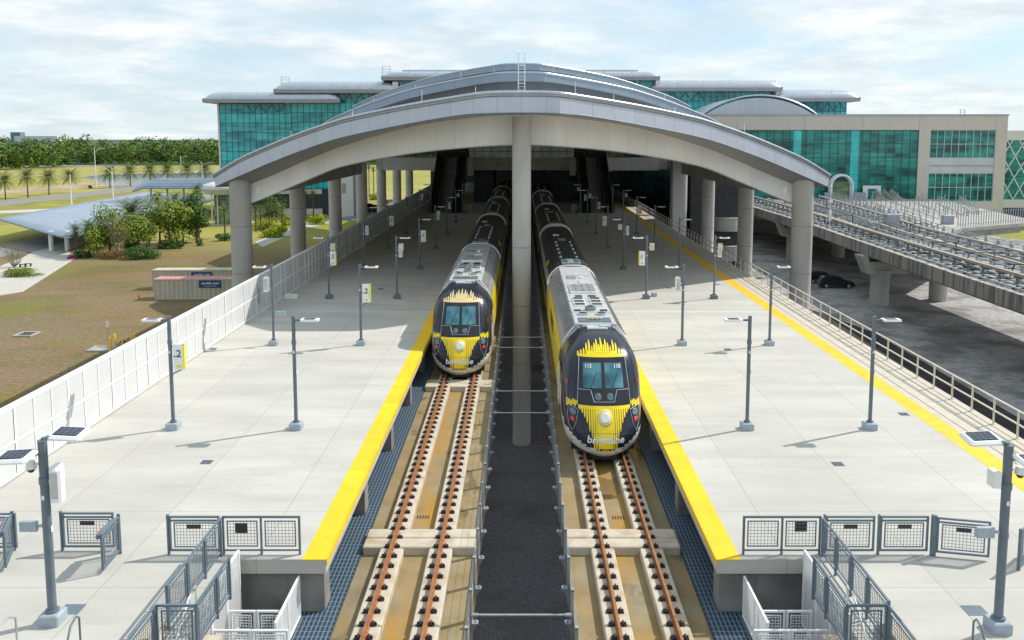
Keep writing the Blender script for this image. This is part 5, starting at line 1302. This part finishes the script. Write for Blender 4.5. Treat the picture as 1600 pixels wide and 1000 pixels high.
def palm(px, py, h_px, w_px, label, thatch=False, nf=34, loc=None, group='palms standing in a row by the pond', fan=False):
    p = at(px, py, GZ); d = FC*(HC-GZ)/(py-HY); h = h_px*d/FC; w = w_px*d/F_PX
    t = thing('palm_tree', label, 'palm', p, rnd()*6, group); ht = h-w*.30
    m = MB(); r = .16 if fan else .20; m.tube([(0,0,0),(.06,0,ht*.4),(0,.05,ht*.8),(0,0,ht)], [r*1.3, r, r, r*1.6], 8); m.build('trunk', 'bark', t)
    m = MB()
    for k in range(nf):
        q = k/nf; a = k*2.399; el = 1.35-1.9*q; frond(m, a, el, w*(.56+.06*rnd()), .75+.6*rnd()*.6, w*(.15 if not fan else .20), 10 if nf < 50 else 20)
    m.tf(lambda v: v+Vector((0,0,ht))); m.build('crown', 'frond', t)
    if thatch:
        m = MB()
        for k in range(14): frond(m, k*2.399, -.6-.6*rnd(), w*.34, .6, w*.10, 6)
        m.tf(lambda v: v+Vector((0,0,ht))); m.build('dry_fronds', 'drythatch', t)
    return t
for i, (x, y, h) in enumerate(((9,312,41),(44,309,44),(77,305,39),(111,301,36),(172,294,34),(204,291,34),(235,288,32),(262,283,28),(293,281,27),(321,280,26))):
    palm(x, y, h, 36-i*.7, '%s date palm from the left in the row beside the pond' % ORD[i], nf=48)
palm(207, 384, 70, 58, 'large date palm with wide grey green crown above the shrubs', nf=60, group='palms in the planting bed')
palm(250, 380, 80, 26, 'thin fan palm left of its twin behind the broad tree', True, 30, group='palms in the planting bed', fan=True)
palm(276, 378, 76, 30, 'fan palm directly behind the two broad green trees', True, 30, group='palms in the planting bed', fan=True)
palm(311, 372, 84, 26, 'tallest fan palm rising over the dark green tree', True, 30, group='palms in the planting bed', fan=True)
palm(352, 372, 50, 26, 'small fan palm left of the first big column', False, 26, group='palms in the planting bed', fan=True)
palm(120, 398, 48, 34, 'squat palm in the clump at the left end of the bed', True, 36, group='palms in the planting bed')
palm(140, 400, 56, 38, 'leaning palm with dry brown fronds in the left clump', True, 40, group='palms in the planting bed')
for i, (x, y, h, w) in enumerate(((400,362,42,20),(408,362,40,18),(421,360,42,20),(441,358,40,22),(478,342,44,16),(490,341,44,18),(577,306,50,13),(584,308,48,12),(432,352,34,18),(722,300,60,14))):
    if i == 9: continue
    palm(x, y, h, w, '%s small fan palm from the left seen between the canopy columns' % ORD[i], i > 3, 24, group='small palms beyond the left columns', fan=True)
broad(266, 386, 80, 82, 'broad green tree in the middle of the planting bed', 'leaf1', 4200, .42)
broad(308, 379, 54, 82, 'dark green tree at the right end of the planting bed', 'leaf2', 3600, .40)
broad(172, 398, 60, 76, 'light green tree next to the palm clump', 'leaf1', 3000, .38)
broad(186, 400, 46, 60, 'bare twiggy shrub in front of the light green tree', 'leaf4', 1400, .3, name='shrub', bare=True)
broad(231, 392, 36, 52, 'bare twiggy shrub in front of the broad green tree', 'leaf1', 1400, .3, name='shrub', bare=True)
broad(22, 418, 44, 36, 'pale bare bush beside the path at the left edge', 'leaf4', 900, .25, name='shrub', bare=True)
broad(425, 352, 40, 60, 'leafy tree seen between the first and second left columns', 'leaf2', 1400, .4)
broad(216, 394, 62, 62, 'mid green bushy tree between the date palm and the broad tree', 'leaf1', 2600, .40)
broad(286, 380, 40, 60, 'narrow green tree squeezed between the broad tree and the dark one', 'leaf1', 2000, .40)
broad(152, 402, 40, 52, 'small round green tree right of the palm clump', 'leaf1', 2000, .36)
def bush(px, py, wpx, hpx, label, leaf, n=700, size=.28, deep=1.0):
    p = at(px, py, GZ); d = FC*(HC-GZ)/(py-HY); w = wpx*d/F_PX; h = hpx*d/FC
    t = MB(); leaves(t, (0,0,h*.45), w/2, w/2*deep, h*.62, n, size, 10); leaves(t, (0,0,h*.15), w/2, w/2*deep, h*.2, n//3, size, 10)
    o = t.build('bush', leaf); o.location = p; tag(o, label, 'bush', 'bushes in the planting beds')
bush(228, 404, 66, 22, 'low sprawling green hedge in front of the bed', 'leaf2', 2600, .25, .8)
bush(36, 432, 78, 14, 'low bright green ground bush at the left edge', 'leaf1', 1800, .22, .6)
bush(112, 404, 16, 7, 'small magenta flowering bush at the path end', 'pink', 400, .18)
bush(128, 402, 30, 12, 'dark green bush under the palm clump', 'leaf2', 700)
bush(313, 384, 14, 12, 'small round shrub at the foot of the dark green tree', 'leaf2', 400, .2)
bush(206, 388, 34, 16, 'dark bush under the large date palm', 'leaf2', 900)
bush(426, 370, 50, 22, 'bright yellow green bush mass left of the second column', 'leaf3', 2600, .32, .7)
bush(414, 358, 46, 18, 'yellow green bush farther behind the bright bush mass', 'leaf3', 1400, .32)
bush(450, 352, 22, 16, 'yellow green bush hugging the second column', 'leaf3', 700, .3)
bush(495, 350, 38, 18, 'yellow green bush between the second and third columns', 'leaf3', 1300, .32)
bush(585, 312, 26, 12, 'yellow green bush between the fourth and fifth columns', 'leaf3', 700, .4)
bush(350, 376, 30, 14, 'dark bush left of the first big column', 'leaf2', 700, .3)
bush(180, 404, 60, 18, 'dry straw coloured ground cover at the front edge of the bed', 'drythatch', 1500, .22, .5)
bush(270, 388, 50, 14, 'green ground cover under the broad tree', 'leaf2', 1600, .3, .6)
bush(141, 294, 8, 5, 'tiny shrub at the near tip of the pond', 'leaf2', 200, .5)
# far-off wood: crowns with their own outlines, massed into one object
def crown_proto(n, size):
    m = MB(); leaves(m, (0,0,.1), 1, 1, 1, n, size, 12); leaves(m, (0,0,-.75), .8, .8, .35, n//3, size, 6); return m.v, m.f
protos = [crown_proto(260, .22) for _ in range(7)]
fm = MB()
def put(x, y, r, h):
    v, f = random.choice(protos); a = rnd()*6.28; ca, sa = cos(a), sin(a); o = len(fm.v)
    fm.v += [(x+(p[0]*ca-p[1]*sa)*r, y+(p[0]*sa+p[1]*ca)*r, GZ+h*.50+p[2]*h*.42) for p in v]
    fm.f += [tuple(i+o for i in g) for g in f]; fm.m += [0]*len(f); fm.sm += [False]*len(f)
random.seed(11)
for row_, (yy, st) in enumerate(((655, 7), (672, 8), (700, 10), (750, 16), (850, 28), (1050, 36), (1400, 50))):
    x = -620 if row_ < 4 else -1300
    while x < (40 if row_ < 4 else 300):
        put(x+rnd()*5, yy+rnd()*12-(x+620)*-.03, 4.5+4*rnd()+row_*1.0, (12+7*rnd() if row_ == 0 else 16+7*rnd())+(row_ > 4)*5); x += st*(.7+.6*rnd())
for k in range(90):     # nearer wood at the far left
    q = rnd(); x = -470+q*130+rnd()*20; y = 440+q*130+rnd()*70+(1-q)*30; put(x, y, 5+4*rnd(), 12+8*rnd())
for k in range(90): put(330+rnd()*500, 620+rnd()*200, 8+4*rnd(), 15+7*rnd())
o = fm.build('wood', 'leaf5'); o['kind'] = 'stuff'; o['label'] = 'far-off green wood along the horizon'; o['category'] = 'wood'
struct('wood_floor', MB().sheet([(-1700,665,GZ+.3),(400,690,GZ+.3),(1200,900,GZ+.3),(6000,8990,GZ+.3),(-6000,8990,GZ+.3)]), mat('wood floor', (.045,.085,.03), .95, var=.3, scale=.02))
# ================================================================== curved road canopies
def shell(name, label, rws, m_, posts=(), thick=.35):
    t = thing(name, label, 'canopy', posts[0] if posts else rws[0][0], group='low curved roofs over the access road')
    m = MB(); m.grid([[Vector(p) for p in r] for r in rws]); m.build('roof', m_, t, True, sol=thick)
    return t
def wave_roof():
    m, t, b = nodes('rippled metal roof'); q = NB(m); p, x, y, z = q.pos()
    wv = q.line(y, 2.4, 0, .30); c = q.mix(q.math('MULTIPLY', wv, .7), (.30, .37, .46, 1), (.17, .22, .30, 1))
    n = q.ramp(q.noise(p, .15, 3), .4, .6); c = q.mix(q.math('MULTIPLY', n, .25), c, (.42, .49, .56, 1))
    q.l.new(c, b.inputs['Base Color']); b.inputs['Roughness'].default_value = .35; b.inputs['Metallic'].default_value = .35; return m
M['wroof'] = wave_roof()
rws = []
for k in range(15):
    u = k/14; y = 152+u*100; row = []
    for j in range(9):
        v = j/8; x = -108+27*v-u*8; z = -5.3-1.3*sin(v*pi*.5)+.4*v*v - .3*v + .25*sin(v*pi); row.append((x-(1-u)*0, y+ (1-v)*24*(1-u*.5), z))
    rws.append(row)
t = shell('road_canopy', 'long drooping blue grey metal roof over the access road at the left', rws, 'wroof')
for k in range(3):
    for dx in (0, 3.0): 
        m = MB(); x = -88.5-k*3.2+dx; y = 160+k*22; m.tube([(x,y,GZ),(x,y,-6.2)], .42, 14); m.build('post', 'white', t, True)
    pass
rws = []
for k in range(9):
    u = k/8; x = X0(217,236)+(X0(352,236)-X0(217,236))*u; rws.append([(x, 232+j*3.2, HC-(HY-HY+283-HY+ (j == 0)*11 + (j == 1)*5)*236/FC - (.8 if k == 0 else 0)) for j in range(5)])
t = shell('road_canopy', 'flat blue grey roof behind the planting bed, near the pond', rws, 'wroof')
for k in range(5): m = MB(); x = X0(230+26*k,236); m.tube([(x,238,GZ),(x,238,HC-(73)*236/FC)], .3, 8); m.build('post', 'white', t, True)
p = at(350, 352, GZ)
t = thing('entrance_pavilion', 'white disc roof on slim posts over a dark glass lobby left of the first column', 'pavilion', p)
m = MB(); zt = HC-(285-HY)*205/FC-GZ; m.tube([(0,2,zt-2.0),(0,2,zt-1.7),(0,2,zt-.6),(0,2,zt)], [5.3,5.8,5.0,2.6], 36); m.build('roof', 'wallwhite', t)
m = MB(); m.tube([(0,2,zt-2.9),(0,2,zt-2.0)], [5.2,5.4], 36); m.build('roof_edge', 'roofmetal', t)
for x in (-2.6, -1.2, 2.4, 4.2): m = MB(); m.tube([(x,-.5,0),(x,-.5,zt-2.9)], .16, 8); m.build('post', 'white', t)
m = MB(); m.box(-2.2, 5, 0, 6, .1, zt-3.2); m.build('lobby_glass', 'glassD', t)
m = MB(); m.box(-2.8, 5.6, -1.4, 6.6, 0, .25); m.build('plinth', 'path', t)
# benches on the path, white wall rails
for i, px in enumerate((147, 183)):
    p = at(36+i*8, 417.5-i*1, GZ); b = MB(); b.box(-.55,.55,-.2,.2,.42,.5); b.box(-.5,-.4,-.18,.18,0,.42); b.box(.4,.5,-.18,.18,0,.42); o = b.build('bench', 'black'); o.location = p+Vector((0,0,.03)); tag(o, 'small black bench on the path by the bare bush, %s one' % ('left' if i == 0 else 'right'), 'bench')
# ================================================================== street lights far left
for i, (bx, by, ty, arm, dbl) in enumerate(((150.5,293,231,14,1),(177,312,262,-16,0),(112,324,272,0,0),(283.5,281,243,9,0),(316,281,254,12,0),(185,256,224,0,0),(307,254,224,0,0))):
    p = at(bx, by, GZ); d = FC*(HC-GZ)/(by-HY); h = (by-ty)*d/FC
    t = thing('street_light', 'tall pale street light, %s counting from the pond tip' % ORD[i], 'street light', p, group='street lights beyond the lawn')
    m = MB(); m.tube([(0,0,0),(0,0,h)], [.24,.13], 8); m.build('pole', 'white', t)
    if arm:
        w2 = arm*d/F_PX; m = MB(); m.tube([(0,0,h-2),(w2*.5,0,h-.4),(w2,0,h-.1 if i != 1 else h)], .09, 6); m.build('arm', 'white', t); m = MB(); m.box(min(w2*.85,w2*1.12), max(w2*.85,w2*1.12), -.2,.2,h-.3,h-.1); m.build('lamp_head', 'galv', t)
p = at(86, 259, GZ); m = MB(); m.bev(-1.2,1.2,-.6,.6,0,7.6,.1); o = m.build('pylon', 'white'); o.location = p; tag(o, 'short white pylon in front of the wood at the left', 'pylon')
# distant building
t = thing('tower_block', 'tiny pale blue glass tower on the horizon at the far left', 'building', (at(28,216,0).x*0+(28.5-VX)*3000/F_PX, 3000, GZ)); m = MB(); m.box(-17,17,0,30,0,HC-(206.5-HY)*3000/FC-GZ); m.build('wall', mat('pale blue glass', (.16,.26,.36), .3, var=.1, scale=.1), t)
m = MB()
for k in range(5): m.box(-16.5,16.5,-.5,-.1,18+k*4.5,19.4+k*4.5)
m.build('window_band', 'glassC', t)
m = MB(); m.poly([(-60,0),(-20,-6),(20,-6),(60,0),(60,40),(-60,40)], 0, HC-(212.4-HY)*2400/FC-GZ); o = m.build('hall_roof', 'wallwhite'); o.location = ((60-VX)*2400/F_PX, 2400, GZ); tag(o, 'low white hall roof just right of the tiny tower on the horizon', 'building')
# ================================================================== containers
def container(px, py, label, pink, sgn):
    p = at(px, py, GZ); L_, W_, H_ = 12.2, 2.44, 2.72
    t = thing('shipping_container', label, 'container', p, R(1.5), group='storage containers on the dry grass')
    m = MB(); n = 60
    for y, flip in ((0, 1), (W_, -1)):
        pts = []
        for k in range(n+1):
            x = .1+(L_-.2)*k/n; dd = .0 if (k % 3) == 0 else .10; pts.append(Vector((x, y+dd*flip, 0)))
        m.strip([q+Vector((0,0,.12)) for q in pts], [q+Vector((0,0,H_-.12)) for q in pts])
    for x in (.03, L_-.03): m.box(x-.02, x+.02, .05, W_-.05, .12, H_-.12)
    m.build('side_walls', 'contbeige', t)
    m = MB()
    for y in (0, W_-.1): m.box(0,L_,y,y+.1,0,.12); m.box(0,L_,y,y+.1,H_-.12,H_)
    for x in (0, L_-.1):
        for y in (0, W_-.1): m.box(x,x+.1,y+.001,y+.099,.12,H_-.12)
        m.box(x,x+.1,.1,W_-.1,H_-.12,H_)
    m.build('frame', 'contbeige', t)
    m = MB(); m.box(.101,L_-.101,.101,W_-.101,H_-.06,H_-.02); m.build('roof', 'pinkroof' if pink else 'contbeige', t)
    x = sgn; m = MB(); m.box(x, x+2.9, -.03, -.008, 1.55 if pink else 1.45, 2.52 if pink else 2.42); pl = m.build('sign_panel', 'signblue', t); zb = 1.55 if pink else 1.45
    q = text_mb('mobile mini', .50, .35, .003, .006); q.tf(lambda v: Vector((x+1.45+v.x, -.034-v.z, zb+.60+v.y))); q.build('lettering', 'white', pl)
    q = text_mb('STORAGE  SOLUTIONS', .16, 0, .003, .0); q.tf(lambda v: Vector((x+1.45+v.x, -.034-v.z, zb+.20+v.y))); q.build('lettering', 'white', pl)
M['contbeige'] = mat('beige container paint', (.50,.46,.36), .6, var=.1, scale=1.0, c2=(.28,.22,.15), c2s=.5, c2lo=.6, c2hi=.8)
M['pinkroof'] = mat('faded red roof', (.58,.22,.19), .7, var=.15, scale=1.2, c2=(.62,.50,.44), c2s=.4, c2lo=.6, c2hi=.7)
M['signblue'] = mat('sign blue', (.012,.045,.15), .5, var=.08)
container(241, 468, 'nearer beige container with faded red roof and blue sign', True, 5.9)
container(238, 452, 'farther beige container with pale roof, behind the red roofed one', False, 5.5)
# bollards, posts and small things on the grass
def post(px, py, hpx, r, m_, name, label, cat, group=None):
    p = at(px, py, GZ); d = FC*(HC-GZ)/(py-HY); h = hpx*d/FC; m = MB(); m.tube([(0,0,0),(0,0,h-.05),(0,0,h)], [r,r,r*.6], 12); o = m.build(name, m_); o.location = p; tag(o, label, cat, group)
post(173, 552, 26, .11, 'yellow', 'bollard', 'nearest yellow bollard, left of the pair by the fence', 'bollard', 'yellow bollards by the fence')
post(180, 543, 22, .11, 'yellow', 'bollard', 'yellow bollard right of the nearest one', 'bollard', 'yellow bollards by the fence')
post(206, 535, 13, .11, 'yellow', 'bollard', 'short yellow bollard left of its twin half hidden by the fence', 'bollard', 'yellow bollards by the fence')
post(210, 532, 11, .11, 'yellow', 'bollard', 'rightmost yellow bollard half hidden by the fence', 'bollard', 'yellow bollards by the fence')
post(217, 468, 13, .08, 'orange', 'marker_post', 'orange marker post beside the nearer container', 'post')
p = at(169, 548, GZ); t = thing('sign_post', 'thin post with a small white sign beside the yellow bollards', 'sign', p); m = MB(); m.tube([(0,0,0),(0,0,3.0)], .03, 6); m.build('pole', 'galv', t); m = MB(); m.box(-.12,.12,-.03,.03,2.4,3.0); m.build('plate', 'white', t)
p = at(192, 540, GZ); t = thing('fire_hydrant', 'small dark and yellow hydrant between the bollards', 'hydrant', p); m = MB(); m.tube([(0,0,0),(0,0,.6)], .14, 10); m.ball((0,0,.62), .14, 8); m.build('barrel', 'yellow', t); m = MB(); m.tube([(-.26,0,.42),(.26,0,.42)], .08, 8); m.build('outlet', 'black', t)
for px, py, wx, lb in ((42, 523, 1.0, 'square concrete manhole frame with dark opening in the dry grass'), (160, 546, 1.2, 'grey utility cover slab beside the yellow bollards')):
    p = at(px, py, GZ); t = thing('manhole', lb, 'manhole', p+Vector((0,0,0))); m = MB()
    for a in ((-wx,-wx*.75,-1,1),(wx*.75,wx,-1,1)): m.box(a[0],a[1],a[2],a[3],0,.15)
    m.box(-wx*.75,wx*.75,-1,-.75,0,.149); m.box(-wx*.75,wx*.75,.75,1,0,.149); m.build('frame', 'conc', t)
    m = MB(); m.box(-wx*.75,wx*.75,-.75,.75,0,.05); m.build('cover', 'dark' if px < 100 else 'conc', t)
# ================================================================== vehicles
def car(p, rz, paint, label, suv=True, L_=4.7, W_=1.88, simple=False, truck=False, group=None):
    t = thing('parked_car' if not simple else 'car', label, 'car', p, rz, group)
    H_ = 1.70 if suv else 1.45
    low = [(-.50,.28),(-.505,.62),(-.49,.86),(-.44,.98),(-.20,1.02),(.25,1.0),(.44,.90),(.49,.72),(.50,.45),(.49,.25)]
    cab = [(-.46,.97),(-.40,1.45),(-.34,H_-.06),(-.20,H_),(.02,H_-.02),(.10,H_-.10),(.27,.99)]
    def ext(prof, w0, w1, zt):
        m = MB(); n = len(prof); vs = []
        for y_ in (-1, 1):
            for x, z in prof:
                q = w0 + (w1-w0)*max(0, (z-.95)/(H_-.95)) if zt else (w0 if z > .35 else w0*.95)
                q *= 1-.10*max(0, abs(x)-.38)/.12
                vs.append((x*L_, y_*q/2, z))
        m.add(vs, [tuple(range(n)), tuple(reversed(range(n, 2*n)))]+[(i, n+i, n+(i+1)%n, (i+1)%n) for i in range(n)]); return m
    b = ext(low, W_, W_, False).build('body', paint, t)
    md = b.modifiers.new('b', 'BEVEL'); md.width = .06; md.segments = 2
    c = ext(cab, W_*.93, W_*.74, True).build('cabin', paint, t)
    for s in (-1, 1):
        m = MB(); 
        for x0, x1 in ((-.37,-.16),(-.145,.03),(.045,.16)):
            zt_ = H_-.16; m.add([(x0*L_, s*W_*.466, 1.04), (x1*L_*(1.0), s*W_*.466, 1.04), ((x1-.02 if x1 < .1 else .07)*L_, s*W_*.395, zt_), ((x0+.02)*L_, s*W_*.395, zt_)], [(0,1,2,3) if s < 0 else (3,2,1,0)])
        m.tf(lambda v: Vector((v.x, v.y+s*.012, v.z))); m.build('side_window', 'glasscar', t)
        for x in (-.31, .31):
            m = MB(); m.tube([(x*L_, s*(W_/2-.20), .35),(x*L_, s*(W_/2+.005), .35)], .35, 18); wl = m.build('wheel', 'black', t)
            m = MB(); m.tube([(x*L_, s*(W_/2+.006), .35),(x*L_, s*(W_/2+.015), .35)], .21, 14); m.build('rim', 'galv', wl)
        m = MB(); m.box(.455*L_,.49*L_, *sorted((s*W_*.28, s*W_*.44)), .68,.80); m.build('headlight', 'lampwhite', t)
        m = MB(); m.box(-.508*L_,-.47*L_, *sorted((s*W_*.30, s*W_*.46)), .78,.94); m.build('tail_light', 'redlens', t)
        m = MB(); m.box(.13*L_,.17*L_, *sorted((s*W_*.5, s*W_*.58)), .98,1.10); m.build('mirror', paint, t)
    m = MB(); m.add([(.265*L_,-W_*.42,1.02),(.265*L_,W_*.42,1.02),(.11*L_,W_*.36,H_-.13),(.11*L_,-W_*.36,H_-.13)], [(0,1,2,3)]); m.tf(lambda v: v+Vector((.02,0,.01))); m.build('windscreen', 'glasscar', t)
    m = MB(); m.add([(-.462*L_,-W_*.42,1.03),(-.462*L_,W_*.42,1.03),(-.365*L_,W_*.36,H_-.12),(-.365*L_,-W_*.36,H_-.12)], [(3,2,1,0)]); m.tf(lambda v: v+Vector((-.02,0,.01))); m.build('rear_window', 'glasscar', t)
    return t
M['glasscar'] = mat('car glass', (.02,.03,.035), .08, var=.1)
M['pdark'] = mat('dark car paint', (.018,.022,.028), .25, var=.1, coat=.6, metal=.3)
M['pred'] = mat('dark red car paint', (.16,.015,.02), .3, var=.1, coat=.5)
M['pwhite'] = mat('white car paint', (.70,.70,.70), .3, var=.03, coat=.5)
car(at(1309, 451, GZ)+Vector((0,.9,.03)), R(-3), 'pdark', 'dark SUV parked under the guideway, the nearer one on the right', L_=5.0)
car(at(1288, 444, GZ)+Vector((0,1.2,.03)), R(-2), 'pdark', 'dark SUV half hidden behind the nearer one beside the first right column', L_=4.9)
car(at(588, 332, GZ)+Vector((0,0,.04)), R(20), 'pdark', 'dark car on the lot beyond the left fence', suv=False, L_=4.8, group='cars on the lot beyond the left fence')
car(at(577, 325, GZ)+Vector((0,0,.04)), R(20), 'pred', 'dark red car on the lot beyond the left fence', suv=False, L_=4.8, group='cars on the lot beyond the left fence')
car(at(612, 318, GZ)+Vector((0,0,.04)), R(20), 'pwhite', 'white car on the lot beyond the left fence', suv=False, L_=4.8, group='cars on the lot beyond the left fence')
for i, (px, py, m_, lb) in enumerate(((153,257,'pdark','dark car on the far highway'),(232,255.5,'pwhite','white car on the far highway left of the pond lights'),(312,253.5,'pwhite','white van on the far highway near the glass terminal'),(341,252.6,'pwhite','white car on the far highway touching the edge of the glass terminal'))):
    car(at(px, py, GZ)+Vector((0,0,.12)), R(2), m_, lb, L_=5.5, group='cars on the far highway', simple=True)
